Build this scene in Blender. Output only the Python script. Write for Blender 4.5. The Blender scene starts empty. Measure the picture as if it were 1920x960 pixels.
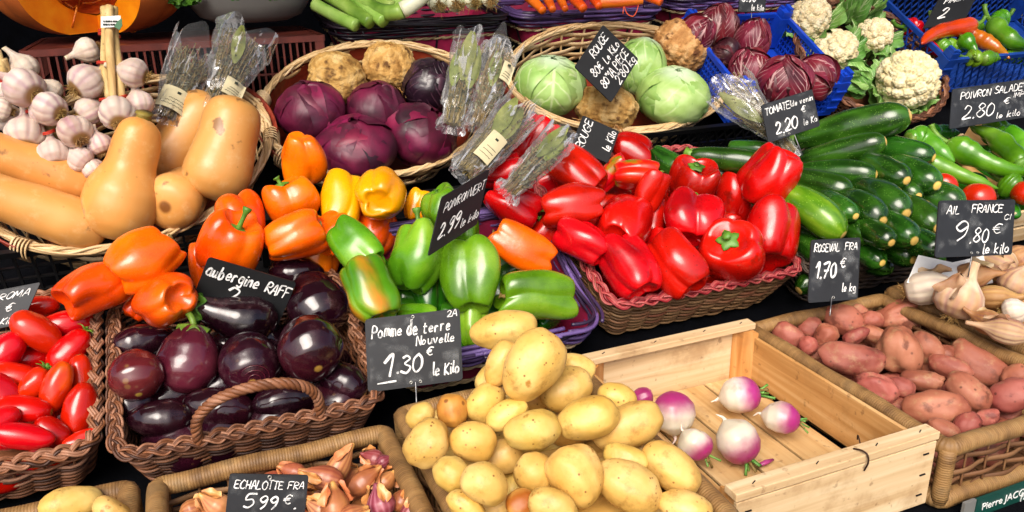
import bpy, random
import numpy as np
from math import sin, cos, pi, radians, sqrt, atan, tan, atan2
from mathutils import Matrix, Vector

SC = bpy.context.scene
COL = SC.collection

# ------------------------------------------------------------------ camera, sky, sun, exposure
FPX, PITCH, YAW, ROLL, CAMH = 1500.0, radians(20), radians(22), radians(-1.4), 0.55
_f = np.array([sin(YAW)*cos(PITCH), cos(YAW)*cos(PITCH), -sin(PITCH)])
_r0 = np.array([cos(YAW), -sin(YAW), 0.0]); _u0 = np.cross(_r0, _f)
_r = cos(ROLL)*_r0 + sin(ROLL)*_u0
_u = -sin(ROLL)*_r0 + cos(ROLL)*_u0
_C = np.array([0, 0, CAMH])
cd = bpy.data.cameras.new("camera")
cam = bpy.data.objects.new("camera", cd)
COL.objects.link(cam)
cam.matrix_world = Matrix(((_r[0], _u[0], -_f[0], 0), (_r[1], _u[1], -_f[1], 0), (_r[2], _u[2], -_f[2], CAMH), (0, 0, 0, 1)))
cd.sensor_fit = 'HORIZONTAL'
cd.angle = 2*atan(960/FPX)
cd.clip_start = 0.02
cd.clip_end = 500
SC.camera = cam

SUN_EL, SUN_AZ = radians(46), radians(212)      # azimuth clockwise from +Y: light comes over the shopper's left shoulder
w = bpy.data.worlds.new("World"); SC.world = w
w.use_nodes = True
wn = w.node_tree.nodes; wl = w.node_tree.links
sky = wn.new('ShaderNodeTexSky'); sky.sky_type = 'NISHITA'; sky.sun_disc = False
sky.sun_elevation = SUN_EL; sky.sun_rotation = SUN_AZ
sky.air_density = 0.55; sky.dust_density = 5.0; sky.ozone_density = 0.5
bgn = [n for n in wn if n.type == 'BACKGROUND'][0]
wl.new(sky.outputs[0], bgn.inputs['Color'])
bgn.inputs['Strength'].default_value = 0.15
sd = bpy.data.lights.new("sun", 'SUN'); sd.energy = 2.2; sd.angle = radians(36); sd.color = (1.0, 0.94, 0.86)
sun = bpy.data.objects.new("sun", sd); COL.objects.link(sun)
_sdir = Vector((sin(SUN_AZ)*cos(SUN_EL), cos(SUN_AZ)*cos(SUN_EL), sin(SUN_EL)))
sun.rotation_euler = _sdir.to_track_quat('Z', 'Y').to_euler()
sun.location = (0, -1, 4)
SC.view_settings.view_transform = 'Standard'
SC.view_settings.look = 'None'
SC.view_settings.gamma = 1.0
SC.view_settings.use_curve_mapping = False
SC.view_settings.exposure = 0.55

# ------------------------------------------------------------------ picture -> place
def ray(px, py): return _f + (px-960)/FPX*_r - (py-480)/FPX*_u
class Plane:
    """display plane z = z0 + s*(Y-Y0), as tilted shelves of the stall"""
    def __init__(s, y0, z0, sl): s.y0, s.z0, s.s = y0, z0, sl
    def hit(s, px, py, lift=0.0):
        d = ray(px, py)
        t = (s.z0+lift+s.s*(0-s.y0)-CAMH)/(d[2]-s.s*d[1])
        return _C + t*d
    def at(s, x, y, dz=0): return np.array([x, y, s.z0+s.s*(y-s.y0)+dz])
def atD(px, py, D): return _C + D*ray(px, py)
def atY(px, py, Y):
    d = ray(px, py); return _C + (Y/d[1])*d
def depth(P): return float((np.array(P)-_C) @ _f)
P1 = Plane(0, 0, 0)
P2 = Plane(1.0, 0.0, 0.45)
P3 = Plane(1.4, 0.16, 0.6)

# ------------------------------------------------------------------ mesh building
class Acc:
    def __init__(s): s.v = []; s.f = []; s.uv = []; s.n = 0
    def add(s, V, Q, UV=None):
        V = np.asarray(V, float).reshape(-1, 3); Q = np.asarray(Q, int)
        if UV is None: UV = np.zeros(Q.shape+(2,))
        s.v.append(V); s.f.append(Q+s.n); s.uv.append(np.asarray(UV, float)); s.n += len(V)
        return s
    def xf(s, M, start=0):
        pass
    def box(s, c, size, M=None, rot=0):
        c = np.array(c, float); h = np.array(size, float)/2
        V = np.array([[x, y, z] for z in (-1, 1) for y in (-1, 1) for x in (-1, 1)])*h
        if rot:
            cr, sr = cos(rot), sin(rot); V = np.stack([V[:, 0]*cr-V[:, 1]*sr, V[:, 0]*sr+V[:, 1]*cr, V[:, 2]], 1)
        if M is not None: V = V @ np.array(M).T
        V = V + c
        Q = [[0, 2, 3, 1], [4, 5, 7, 6], [0, 1, 5, 4], [2, 6, 7, 3], [0, 4, 6, 2], [1, 3, 7, 5]]
        return s.add(V, Q)
    def tube(s, pts, rad, sides=6, closed=False, caps=True, flat=None, up=None, v0=0.0):
        P = np.asarray(pts, float); n = len(P)
        rad = np.broadcast_to(np.asarray(rad, float), (n,))
        if closed: T = np.roll(P, -1, 0)-np.roll(P, 1, 0)
        else: T = np.gradient(P, axis=0)
        T /= np.linalg.norm(T, axis=1)[:, None]+1e-12
        if up is not None:
            N = np.broadcast_to(np.asarray(up, float), (n, 3)).copy()
            N -= (N*T).sum(1)[:, None]*T; N /= np.linalg.norm(N, axis=1)[:, None]+1e-12
        else:
            N = np.zeros((n, 3)); a = np.array([0, 0, 1.0]) if abs(T[0][2]) < .8 else np.array([1.0, 0, 0])
            x = a-(a@T[0])*T[0]; N[0] = x/np.linalg.norm(x)
            for i in range(1, n):
                x = N[i-1]-(N[i-1]@T[i])*T[i]; N[i] = x/(np.linalg.norm(x)+1e-12)
        B = np.cross(T, N)
        a = np.linspace(0, 2*pi, sides, endpoint=False)+pi/sides
        fa, fb = flat if flat else (1, 1)
        V = P[:, None]+rad[:, None, None]*(N[:, None]*(fa*np.cos(a))[None, :, None]+B[:, None]*(fb*np.sin(a))[None, :, None])
        L = np.concatenate([[0], np.cumsum(np.linalg.norm(np.diff(P, axis=0), axis=1))])
        m = n if closed else n-1
        i = np.arange(m)[:, None]; j = np.arange(sides)[None]
        i2 = (i+1) % n; j2 = (j+1) % sides
        Q = np.stack([i*sides+j, i*sides+j2, i2*sides+j2, i2*sides+j], -1).reshape(-1, 4)
        Ln = np.append(L, L[-1]+np.linalg.norm(P[0]-P[-1]))
        u0 = np.broadcast_to(Ln[:m][:, None], (m, sides)); u1 = np.broadcast_to(Ln[1:m+1][:, None], (m, sides))
        w0 = np.broadcast_to(j/sides, (m, sides))*0.5+v0; w1 = w0+.5/sides
        UV = np.stack([np.stack([u0, w0], -1), np.stack([u0, w1], -1), np.stack([u1, w1], -1), np.stack([u1, w0], -1)], 2).reshape(-1, 4, 2)
        s.add(V.reshape(-1, 3), Q, UV)
        if caps and not closed:
            base = s.n-n*sides
            for row, rev in ((0, True), (n-1, False)):
                c = P[row]; s.v.append(c[None]); ci = s.n; s.n += 1
                k = base+row*sides+np.arange(sides); k2 = base+row*sides+(np.arange(sides)+1) % sides
                F = np.stack([k2, k, np.full(sides, ci)], -1) if rev else np.stack([k, k2, np.full(sides, ci)], -1)
                s.f.append(F); s.uv.append(np.broadcast_to(np.array([L[row], v0]), (sides, 3, 2)))
        return s
    def radial(s, fn, nu=48, nv=32, M=None, off=(0, 0, 0)):
        t = np.linspace(0, 1, nv+1)
        th = np.linspace(0, 2*pi, nu, endpoint=False)
        TH, TT = np.meshgrid(th, t)
        X, Y, Z = fn(TH, TT)
        G = np.stack([X, Y, Z], -1)
        bot = G[0].mean(0); top = G[-1].mean(0)
        V = np.concatenate([bot[None], G[1:-1].reshape(-1, 3), top[None]])
        if M is not None: V = V @ np.array(M).T
        V = V+np.array(off)
        rows = nv-1
        i = np.arange(rows-1)[:, None]; j = np.arange(nu)[None]; j2 = (j+1) % nu
        Q = np.stack([1+i*nu+j, 1+i*nu+j2, 1+(i+1)*nu+j2, 1+(i+1)*nu+j], -1).reshape(-1, 4)
        ua = np.broadcast_to(j/nu, (rows-1, nu)); ub = ua+1/nu
        va = np.broadcast_to(t[1:-2][:, None], (rows-1, nu)); vb = np.broadcast_to(t[2:-1][:, None], (rows-1, nu))
        UV = np.stack([np.stack([ua, va], -1), np.stack([ub, va], -1), np.stack([ub, vb], -1), np.stack([ua, vb], -1)], 2).reshape(-1, 4, 2)
        n0 = s.n
        s.add(V, Q, UV)
        jj = np.arange(nu); jn = (jj+1) % nu; N = len(V)
        for (c, k0, rev, tv, tc) in ((0, 1, True, t[1], 0.0), (N-1, 1+(rows-1)*nu, False, t[-2], 1.0)):
            F = np.stack([k0+jn, k0+jj, np.full(nu, c)], -1) if rev else np.stack([k0+jj, k0+jn, np.full(nu, c)], -1)
            uu = np.stack([np.stack([(jj+1)/nu if rev else jj/nu, np.full(nu, tv)], -1), np.stack([jj/nu if rev else (jj+1)/nu, np.full(nu, tv)], -1), np.stack([(jj+.5)/nu, np.full(nu, tc)], -1)], 1)
            s.f.append(F+n0); s.uv.append(uu)
        return s
    def grid(s, G, closed_u=False, uvs=None):
        """G: rows x cols x 3 sheet"""
        nr, nc = G.shape[:2]
        i = np.arange(nr-1)[:, None]; j = np.arange(nc-1)[None]
        Q = np.stack([i*nc+j, i*nc+j+1, (i+1)*nc+j+1, (i+1)*nc+j], -1).reshape(-1, 4)
        V, U = np.meshgrid(np.linspace(0, 1, nr), np.linspace(0, 1, nc), indexing='ij')
        W = np.stack([U, V], -1).reshape(-1, 2)
        return s.add(G.reshape(-1, 3), Q, W[Q])
    def mesh(s, name, smooth=True):
        me = bpy.data.meshes.new(name)
        V = np.concatenate(s.v); F = [q for a in s.f for q in a.tolist()]
        me.from_pydata(V.tolist(), [], F)
        uvl = me.uv_layers.new(name="UVMap")
        uv = np.concatenate([a.reshape(-1, 2) for a in s.uv]).astype(np.float32)
        uvl.data.foreach_set("uv", uv.ravel())
        if smooth: me.polygons.foreach_set("use_smooth", np.ones(len(F), bool))
        me.update()
        return me

def fbm(P, seed, freq=1.0, octv=3, gain=.5):
    rng = np.random.default_rng(seed); P = np.asarray(P); out = np.zeros(P.shape[:-1]); a = 1.0
    for o in range(octv):
        for k in range(4):
            d = rng.normal(size=3); d /= np.linalg.norm(d)
            out += a*.5*np.sin((P @ d)*freq*rng.uniform(.7, 1.4)*2*pi+rng.uniform(0, 6.28))
        freq *= 2.0; a *= gain
    return out
def sst(a, b, x):
    t = np.clip((x-a)/(b-a), 0, 1); return t*t*(3-2*t)

# ------------------------------------------------------------------ objects
def settag(o, label=None, cat=None, group=None, kind=None):
    if label: o['label'] = label
    if cat: o['category'] = cat
    if group: o['group'] = group
    if kind: o['kind'] = kind
    return o
def mobj(name, me, mat, parent=None, M=None):
    o = bpy.data.objects.new(name, me); COL.objects.link(o)
    if mat is not None and len(me.materials) == 0: me.materials.append(mat)
    if parent is not None: o.parent = parent
    if M is not None:
        if parent is not None: o.matrix_local = M
        else: o.matrix_world = M
    return o
def thing(name, label, cat, group=None, M=None):
    o = bpy.data.objects.new(name, None); COL.objects.link(o)
    o.empty_display_size = .03
    if M is not None: o.matrix_world = M
    return settag(o, label, cat, group)
def frame(o, x, y, z):
    return Matrix(((x[0], y[0], z[0], o[0]), (x[1], y[1], z[1], o[1]), (x[2], y[2], z[2], o[2]), (0, 0, 0, 1)))
def nrm(v): v = np.asarray(v, float); return v/np.linalg.norm(v)
def lookframe(P, ang, tilt, spin=0.0):
    """axis z of the thing runs at angle ang (deg, up is 90) as seen by the shopper, tipped towards them by tilt"""
    to = nrm(_C-P); rt = nrm(_r-(_r@to)*to); up = np.cross(to, rt)
    a, t = radians(ang), radians(tilt)
    ax = cos(t)*(cos(a)*rt+sin(a)*up)+sin(t)*to
    x = nrm(np.cross(up if abs(ax@up) < .9 else rt, ax)); y = np.cross(ax, x)
    cs, sn = cos(spin), sin(spin)
    return frame(P, cs*x+sn*y, -sn*x+cs*y, ax), ax

# ------------------------------------------------------------------ materials
def lin(h):
    h = h.lstrip('#'); c = [int(h[i:i+2], 16)/255 for i in (0, 2, 4)]
    return tuple((x/12.92 if x <= .04045 else ((x+.055)/1.055)**2.4) for x in c)+(1.0,)
class NM:
    def __init__(s, name):
        s.m = bpy.data.materials.new(name); s.m.use_nodes = True
        s.t = s.m.node_tree; s.b = [n for n in s.t.nodes if n.type == 'BSDF_PRINCIPLED'][0]
        s._oc = None
    def n(s, ty, **kw):
        x = s.t.nodes.new(ty)
        for k, v in kw.items(): setattr(x, k, v)
        return x
    def l(s, a, b): s.t.links.new(a, b)
    def put(s, sock, v):
        if hasattr(v, 'links') or hasattr(v, 'is_output'): s.l(v, sock)
        else: sock.default_value = v
    def set(s, **kw):
        for k, v in kw.items(): s.put(s.b.inputs[k.replace('_', ' ')], v)
        return s
    def oc(s):
        if s._oc is None:
            tc = s.n('ShaderNodeTexCoord'); oi = s.n('ShaderNodeObjectInfo')
            ad = s.n('ShaderNodeVectorMath', operation='ADD')
            mu = s.n('ShaderNodeMath', operation='MULTIPLY'); s.l(oi.outputs['Random'], mu.inputs[0]); mu.inputs[1].default_value = 37.0
            s.l(tc.outputs['Object'], ad.inputs[0]); s.l(mu.outputs[0], ad.inputs[1])
            s._oc = ad.outputs[0]; s._uv = tc.outputs['UV']; s._rnd = oi.outputs['Random']
        return s._oc
    def uv(s): s.oc(); return s._uv
    def rnd(s): s.oc(); return s._rnd
    def sep(s, v):
        x = s.n('ShaderNodeSeparateXYZ'); s.l(v, x.inputs[0]); return x.outputs
    def scale(s, v, k):
        x = s.n('ShaderNodeVectorMath', operation='MULTIPLY'); s.l(v, x.inputs[0]); x.inputs[1].default_value = k; return x.outputs[0]
    def noise(s, sc, det=3, vec=None, rough=.5, dist=0):
        x = s.n('ShaderNodeTexNoise'); s.l(vec if vec is not None else s.oc(), x.inputs['Vector'])
        x.inputs['Scale'].default_value = sc; x.inputs['Detail'].default_value = det; x.inputs['Roughness'].default_value = rough; x.inputs['Distortion'].default_value = dist
        return x.outputs['Fac']
    def voro(s, sc, vec=None, feat='F1'):
        x = s.n('ShaderNodeTexVoronoi', feature=feat); s.l(vec if vec is not None else s.oc(), x.inputs['Vector']); x.inputs['Scale'].default_value = sc
        return x.outputs['Distance']
    def ramp(s, fac, stops):
        x = s.n('ShaderNodeValToRGB'); s.l(fac, x.inputs[0]); e = x.color_ramp.elements
        while len(e) < len(stops): e.new(.5)
        for k, (p, c) in zip(e, stops): k.position = p; k.color = lin(c) if isinstance(c, str) else c
        return x.outputs[0]
    def math(s, op, a, b=None, clamp=False):
        x = s.n('ShaderNodeMath', operation=op, use_clamp=clamp); s.put(x.inputs[0], a)
        if b is not None: s.put(x.inputs[1], b)
        return x.outputs[0]
    def step(s, v, a, b):
        x = s.n('ShaderNodeMapRange', interpolation_type='SMOOTHSTEP'); s.l(v, x.inputs[0])
        x.inputs[1].default_value = a; x.inputs[2].default_value = b; return x.outputs[0]
    def mix(s, fac, a, b):
        x = s.n('ShaderNodeMix', data_type='RGBA'); s.put(x.inputs[0], fac)
        s.put(x.inputs[6], lin(a) if isinstance(a, str) else a); s.put(x.inputs[7], lin(b) if isinstance(b, str) else b)
        return x.outputs[2]
    def bump(s, h, st=.3, dist=.002, prev=None):
        x = s.n('ShaderNodeBump'); s.l(h, x.inputs['Height']); x.inputs['Strength'].default_value = st; x.inputs['Distance'].default_value = dist
        if prev is not None: s.l(prev, x.inputs['Normal'])
        return x.outputs[0]
    def vary(s, col, lo=.88, hi=1.12, hue=.012):
        x = s.n('ShaderNodeHueSaturation'); s.l(col, x.inputs['Color'])
        r = s.rnd()
        a = s.n('ShaderNodeMapRange'); s.l(r, a.inputs[0]); a.inputs[3].default_value = lo; a.inputs[4].default_value = hi; s.l(a.outputs[0], x.inputs['Value'])
        r2 = s.math('FRACT', s.math('MULTIPLY', r, 17.3))
        b = s.n('ShaderNodeMapRange'); s.l(r2, b.inputs[0]); b.inputs[3].default_value = .5-hue; b.inputs[4].default_value = .5+hue; s.l(b.outputs[0], x.inputs['Hue'])
        return x.outputs[0]

MATS = {}
def veg(name, cols, nscale=14, rough=.3, coat=0., bump=None, bump2=None, specks=None, blot=None, tip=None, top=None, stripes=None, sss=0., sssr=(.004, .002, .001), hue=.012, lo=.88, hi=1.1, stretch=None, spec=.5, rvar=.0, dust=None):
    m = NM(name); o = m.oc()
    vec = m.scale(o, stretch) if stretch else o
    k = len(cols); fac = m.noise(nscale, 4, vec)
    c = m.ramp(fac, [(.3+.4*i/max(1, k-1), x) for i, x in enumerate(cols)])
    s3 = m.sep(m.uv()); U, V = s3[0], s3[1]
    if stripes:
        n_, col, st, sharp = stripes
        ph = m.math('ADD', m.math('MULTIPLY', U, 2*pi*n_), m.math('MULTIPLY', m.noise(25, 3), 2.2))
        sv = m.math('POWER', m.math('ADD', m.math('MULTIPLY', m.math('SINE', ph), .5), .5), sharp)
        c = m.mix(m.math('MULTIPLY', sv, m.math('MULTIPLY', m.step(m.noise(30, 3, m.scale(o, (1, 1, .4))), .3, .7), st)), c, col)
    if blot:
        sc_, lo_, hi_, col = blot
        c = m.mix(m.step(m.noise(sc_, 5), lo_, hi_), c, col)
    if specks:
        sc_, thr, col, amt = specks
        d = m.voro(sc_)
        c = m.mix(m.math('MULTIPLY', m.math('SUBTRACT', 1.0, m.step(d, thr*.5, thr)), m.math('MULTIPLY', m.step(m.noise(sc_*.23, 2), .45, .6), amt)), c, col)
    for spec_, flip in ((tip, False), (top, True)):
        if spec_:
            p, soft, col = spec_
            vv = m.math('ADD', m.math('SUBTRACT', 1.0, V) if flip else V, m.math('MULTIPLY', m.math('SUBTRACT', m.noise(45, 3), .5), soft*1.2))
            c = m.mix(m.math('SUBTRACT', 1.0, m.step(vv, max(0, p-soft), p+soft)), c, col)
    if dust: c = m.mix(m.math('MULTIPLY', m.step(m.noise(dust[0], 6, rough=.7), .5, .75), dust[1]), c, dust[2])
    c = m.vary(c, lo, hi, hue)
    if rvar: rough = m.math('ADD', rough-rvar*.3, m.math('MULTIPLY', m.step(m.noise(38, 6, rough=.7), .35, .75), rvar))
    m.set(Base_Color=c, Roughness=rough, Coat_Weight=coat, Coat_Roughness=.08)
    m.b.inputs['Specular IOR Level'].default_value = spec
    if sss: m.set(Subsurface_Weight=sss, Subsurface_Radius=sssr, Subsurface_Scale=1.0)
    nb = None
    if bump: nb = m.bump(m.noise(bump[0], 4, vec), bump[1], bump[2] if len(bump) > 2 else .002)
    if bump2: nb = m.bump(m.noise(bump2[0], 3), bump2[1], bump2[2], nb)
    if nb is not None: m.l(nb, m.b.inputs['Normal'])
    MATS[name] = m.m
    return m.m

veg('pepper_red', ['#8c0404', '#b80a06', '#cc140a'], 13, .22, .12, (60, .08), (22, .12, .003), hue=.002, sss=.06, lo=.75, hi=1.12, rvar=.22, specks=(90, .15, '#5a1404', .8), blot=(30, .62, .72, '#8a1006'))
veg('pepper_orange', ['#d24600', '#e25a02', '#ea7206'], 12, .24, .15, (110, .22, .002), (22, .12, .003), hue=.008, sss=.06, rvar=.2, specks=(90, .12, '#7a2c04', .6))
veg('pepper_redorange', ['#cc3202', '#dc4802', '#e66204'], 11, .24, .15, (110, .2, .002), (22, .12, .003), hue=.006, sss=.06, rvar=.2, specks=(90, .12, '#7a2c04', .6))
veg('pepper_deeporange', ['#b82202', '#cc3402', '#d84a04'], 11, .24, .15, (110, .2, .002), (22, .12, .003), hue=.004, sss=.06, rvar=.2, specks=(90, .12, '#7a2004', .6))
veg('pepper_yellow', ['#e08a02', '#eaa004', '#efb00a'], 9, .26, .15, (60, .06), (22, .12, .003), rvar=.15, specks=(90, .1, '#7a5a04', .5), hue=.008, sss=.08)
veg('pepper_green', ['#37640a', '#568812', '#7ca42a'], 13, .24, .15, (60, .08), (22, .12, .003), rvar=.2, specks=(90, .12, '#28480a', .6), hue=.012, sss=.06)
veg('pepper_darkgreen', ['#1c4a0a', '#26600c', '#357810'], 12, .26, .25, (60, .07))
veg('pepper_turning', ['#3c6a0a', '#588a14', '#7c9a22'], 12, .26, .25, (60, .08), stripes=(4, '#d06a24', .95, 1.6))
veg('pepper_halfred', ['#b40a08', '#c81a0a', '#b8360a'], 9, .24, .25, (60, .07), blot=(11, .52, .62, '#5c7a10'))
veg('long_pepper', ['#30640a', '#47800e', '#64982a'], 14, .25, .25, (70, .10), hue=.012)
veg('chili_red', ['#b00804', '#c81808', '#d83010'], 12, .22, .3, (70, .06))
veg('chili_brown', ['#9a3c08', '#b05a10', '#8a6a14'], 20, .25, .3, (70, .06))
veg('chili_green', ['#3a6c08', '#55861a', '#739c20'], 16, .25, .3, (70, .06), hue=.02)
veg('tomato', ['#a80a04', '#bc1404', '#cc2a08'], 10, .22, .15, (40, .04), sss=.08, hue=.004, lo=.8, hi=1.12, rvar=.15, top=(.045, .015, '#8a6a2c'), blot=(12, .62, .74, '#d8480c'))
veg('aubergine', ['#10040a', '#220813', '#3a101d'], 9, .15, .3, (50, .05), (18, .4, .005), rvar=.35, dust=(30, .3, '#6a4a50'), stretch=(1, 1, .3), tip=(.035, .012, '#a8803a'), specks=(60, .18, '#6a4a2a', .35), lo=.8, hi=1.25)
veg('aubergine_reddish', ['#380c16', '#581a26', '#743038'], 9, .15, .35, (50, .03), (18, .3, .004), rvar=.3, dust=(24, .25, '#7a5a50'), tip=(.04, .012, '#b08a3c'), specks=(50, .25, '#8a6034', .5), top=(.12, .08, '#5e1010'))
veg('courgette', ['#0a2205', '#153607', '#2a5412'], 30, .22, .2, (60, .06), specks=(260, .28, '#5c8236', .75), stripes=(9, '#2e5c18', .55, 2), tip=(.05, .012, '#c4a254'), top=(.03, .02, '#5a8a2c'), stretch=(1, 1, .45), hue=.01, lo=.85, hi=1.5)
veg('courgette_light', ['#2c560a', '#4a760e', '#6f9a1a'], 24, .26, .2, (60, .06), specks=(260, .28, '#8fb046', .75), stripes=(9, '#8fae30', .6, 2), tip=(.045, .012, '#c9a860'), stretch=(1, 1, .45))
veg('potato_yellow', ['#be9440', '#cea856', '#d9b970'], 22, .48, 0, (150, .35, .0016), (500, .2, .0006), specks=(120, .2, '#6e4416', .9), dust=(48, .7, '#8e6424'), rvar=.2, blot=(44, .66, .74, '#a0722c'), hue=.008, lo=.88, hi=1.08)
veg('potato_russet', ['#ae7628', '#be8a38', '#ca9c4c'], 25, .5, 0, (90, .15), (500, .12, .0006), specks=(70, .25, '#6a3c10', .8), blot=(22, .5, .7, '#96520f'))
veg('potato_red', ['#7c382c', '#94503e', '#a66450'], 20, .62, 0, (120, .3, .0016), (420, .25, .0006), specks=(80, .22, '#4c2216', .8), dust=(46, .75, '#a88460'), blot=(38, .58, .68, '#6e382a'), hue=.012, lo=.88, hi=1.12)
veg('butternut', ['#bc7834', '#cc9046', '#d6a25c'], 8, .42, .05, (35, .2, .003), (260, .12, .0006), specks=(60, .13, '#6e4c1c', .6), blot=(26, .64, .70, '#8a6030'), dust=(30, .4, '#e0c490'), rvar=.2, tip=(.05, .02, '#7a4a1c'), stretch=(1, 1, .5), hue=.006)
veg('butternut_stem', ['#6a5a20', '#8a742c'], 60, .7, 0, (120, .5))
veg('celeriac', ['#8a5c24', '#bd8f4e', '#d8b47a'], 45, .8, 0, (70, .8, .004), (260, .7, .003), blot=(34, .58, .70, '#5e380f'), stretch=(1, 1, .45))
veg('garlic', ['#a88c80', '#c8b6a8', '#d6cabc'], 20, .55, 0, (120, .2), stripes=(10, '#96587a', .5, 1.2), tip=(.16, .04, '#8a683a'), top=(.1, .05, '#cdbf9f'), sss=.15, stretch=(1, 1, .35), lo=.9, hi=1.05)
veg('garlic_white', ['#b09c84', '#cbbca8', '#d6cab8'], 24, .55, 0, (120, .2), stripes=(12, '#a07c84', .5, 1.5), tip=(.14, .04, '#8a683a'), top=(.1, .05, '#cdbf9f'), sss=.15, stretch=(1, 1, .35))
veg('garlic_dry', ['#8e6640', '#b4946a', '#cbb798'], 26, .6, 0, (130, .3), stripes=(14, '#8c5a60', .55, 1.5), tip=(.06, .03, '#7a5a30'), sss=.1, stretch=(1, 1, .3), hue=.012)
veg('garlic_brown', ['#7c4c28', '#a87a48', '#c49a66'], 26, .6, 0, (130, .3), stripes=(14, '#74404a', .6, 1.5), sss=.1, stretch=(1, 1, .3))
veg('garlic_root', ['#6a4c22', '#9a7840', '#b8985c'], 300, .9)
veg('dry_stalk', ['#9a7a46', '#c4a468', '#d8be88'], 60, .7, 0, (120, .4), specks=(120, .3, '#5c4424', .6), stretch=(1, 1, .15))
veg('shallot', ['#82402a', '#a8663e', '#be845a'], 24, .4, .08, (110, .15), stripes=(14, '#7a2c28', .6, 1.5), tip=(.06, .03, '#8a6a3a'), top=(.16, .08, '#c08a4c'), stretch=(1, 1, .2), hue=.012)
veg('shallot_red', ['#5e1c28', '#7c3038', '#94504c'], 24, .4, .08, (110, .15), stripes=(14, '#c88c94', .5, 2), tip=(.06, .03, '#8a6a3a'), stretch=(1, 1, .2))
veg('onion_skin', ['#a8562a', '#c8814a', '#d8a06a'], 40, .45, .1, (140, .3), stretch=(1, 1, .3))
veg('carrot', ['#c44a04', '#d85e08', '#e0701a'], 30, .45, 0, (90, .25), stretch=(.5, .5, 3))
veg('pumpkin_skin', ['#94481a', '#b45c24', '#c87232'], 10, .5, .05, (60, .2), hue=.0)
veg('pumpkin_flesh', ['#e27404', '#ee8808', '#f49a14'], 30, .4, .1, (200, .15), specks=(190, .2, '#f2b450', .35))
veg('pumpkin_core', ['#9a3204', '#c04e08', '#d0701c'], 40, .5, 0, (60, .9, .006))
veg('stem_green', ['#3c5c10', '#557a1e', '#6e9030'], 40, .5, 0, (120, .3), hue=.02)
veg('stem_brown', ['#5a4a20', '#7a6630', '#8f7c40'], 60, .7, 0, (120, .4))
veg('leaf_green', ['#1c4c0c', '#2c6a14', '#458a22'], 40, .45, 0, (90, .3), hue=.02)
veg('parsley', ['#224c0c', '#356614', '#4f8224'], 50, .45, 0, (120, .3), hue=.02)
veg('leek_green', ['#4f7a22', '#7fa644', '#a8c46c'], 16, .4, .05, (60, .15), stretch=(1, 1, .2))
veg('leek_white', ['#b8c490', '#d8dcb8', '#e4e4cc'], 16, .4, .05, (60, .15), stretch=(1, 1, .2))
veg('bay_leaf', ['#56602a', '#717a3c', '#8a9050'], 40, .5, 0, (60, .2), hue=.015)
veg('dry_herb', ['#4a4a2e', '#66684a', '#80805e'], 90, .85, hue=.02, lo=.7, hi=1.2)
veg('dry_twig', ['#5a4a28', '#7e6c40', '#9a8656'], 90, .85, hue=.01)
veg('turnip', ['#c9bda6', '#ddd2bd', '#e6decd'], 20, .38, .1, (60, .08), specks=(70, .2, '#8f7a50', .6), top=(.46, .2, '#a02c70'), sss=.12, blot=(26, .58, .74, '#b89a68'), tip=(.02, .02, '#9a8050'))
veg('turnip_purple', ['#7c1650', '#962a66', '#b04a80'], 20, .38, .1, (60, .08))
veg('cauli_curd', ['#c0aa7c', '#d6c8a0', '#e2d8b8'], 60, .7, 0, (160, .5), (500, .4, .001), sss=.15)
veg('cauli_leaf', ['#3f6a24', '#5c8a38', '#7ea550'], 30, .5, 0, (60, .4), hue=.015)

def leafmat(name, base, vein, rough=.35, coat=.1, vw=.05, nlat=9, amt=.8, bumpst=.35, top=None, blot=None):
    m = NM(name); o = m.oc(); s3 = m.sep(m.uv()); U, V = s3[0], s3[1]
    c = m.ramp(m.noise(14, 4), [(.3, base[0]), (.5, base[1]), (.7, base[2])])
    if blot: c = m.mix(m.step(m.noise(blot[0], 4), blot[1], blot[2]), c, blot[3])
    a = m.math('ABSOLUTE', m.math('SUBTRACT', U, .5))
    wob = m.math('MULTIPLY', m.math('SUBTRACT', m.noise(22, 3), .5), .10)
    aw = m.math('ADD', a, wob)
    mid = m.math('SUBTRACT', 1.0, m.step(m.math('ABSOLUTE', aw), vw*.25, vw))
    ph = m.math('SUBTRACT', m.math('MULTIPLY', V, float(nlat)), m.math('MULTIPLY', a, float(nlat)*.9))
    ph = m.math('ADD', ph, m.math('MULTIPLY', m.noise(12, 3), 1.6))
    lat = m.math('ABSOLUTE', m.math('SUBTRACT', m.math('FRACT', ph), .5))
    latm = m.math('MULTIPLY', m.math('SUBTRACT', 1.0, m.step(lat, .02, .13)), m.math('SUBTRACT', 1.0, m.step(a, .15, .5)))
    v = m.math('MULTIPLY', m.math('MAXIMUM', mid, latm), m.math('MULTIPLY', m.step(m.noise(9, 2), .3, .6), amt))
    c = m.mix(v, c, vein)
    if top: c = m.mix(m.math('SUBTRACT', 1.0, m.step(V, top[0], top[1])), c, top[2])
    c = m.vary(c, .9, 1.12, .008)
    m.set(Base_Color=c, Roughness=rough, Coat_Weight=coat, Coat_Roughness=.15)
    nb = m.bump(v, bumpst, .003); nb = m.bump(m.noise(40, 4), .25, .003, nb)
    m.l(nb, m.b.inputs['Normal']); MATS[name] = m.m; return m.m
leafmat('redcab', ('#2a0616', '#580b2e', '#821240'), '#74203e', .5, .03, .03, 5, .08, .6, blot=(9, .40, .85, '#1a0814'))
leafmat('redcab_dark', ('#120810', '#20101c', '#2f1c2a'), '#5a3a4a', .32, .2, .04, 7, .5, .6)
leafmat('greencab', ('#759c42', '#93b662', '#aecb84'), '#c8d8a4', .42, .08, .028, 5, .6, .25, top=(.02, .25, '#bcd2ac'))
leafmat('radicchio', ('#3c0a14', '#651424', '#822236'), '#c8a4a0', .45, .03, .04, 8, .8, .3, top=(.02, .10, '#d8c8bc'))
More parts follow.
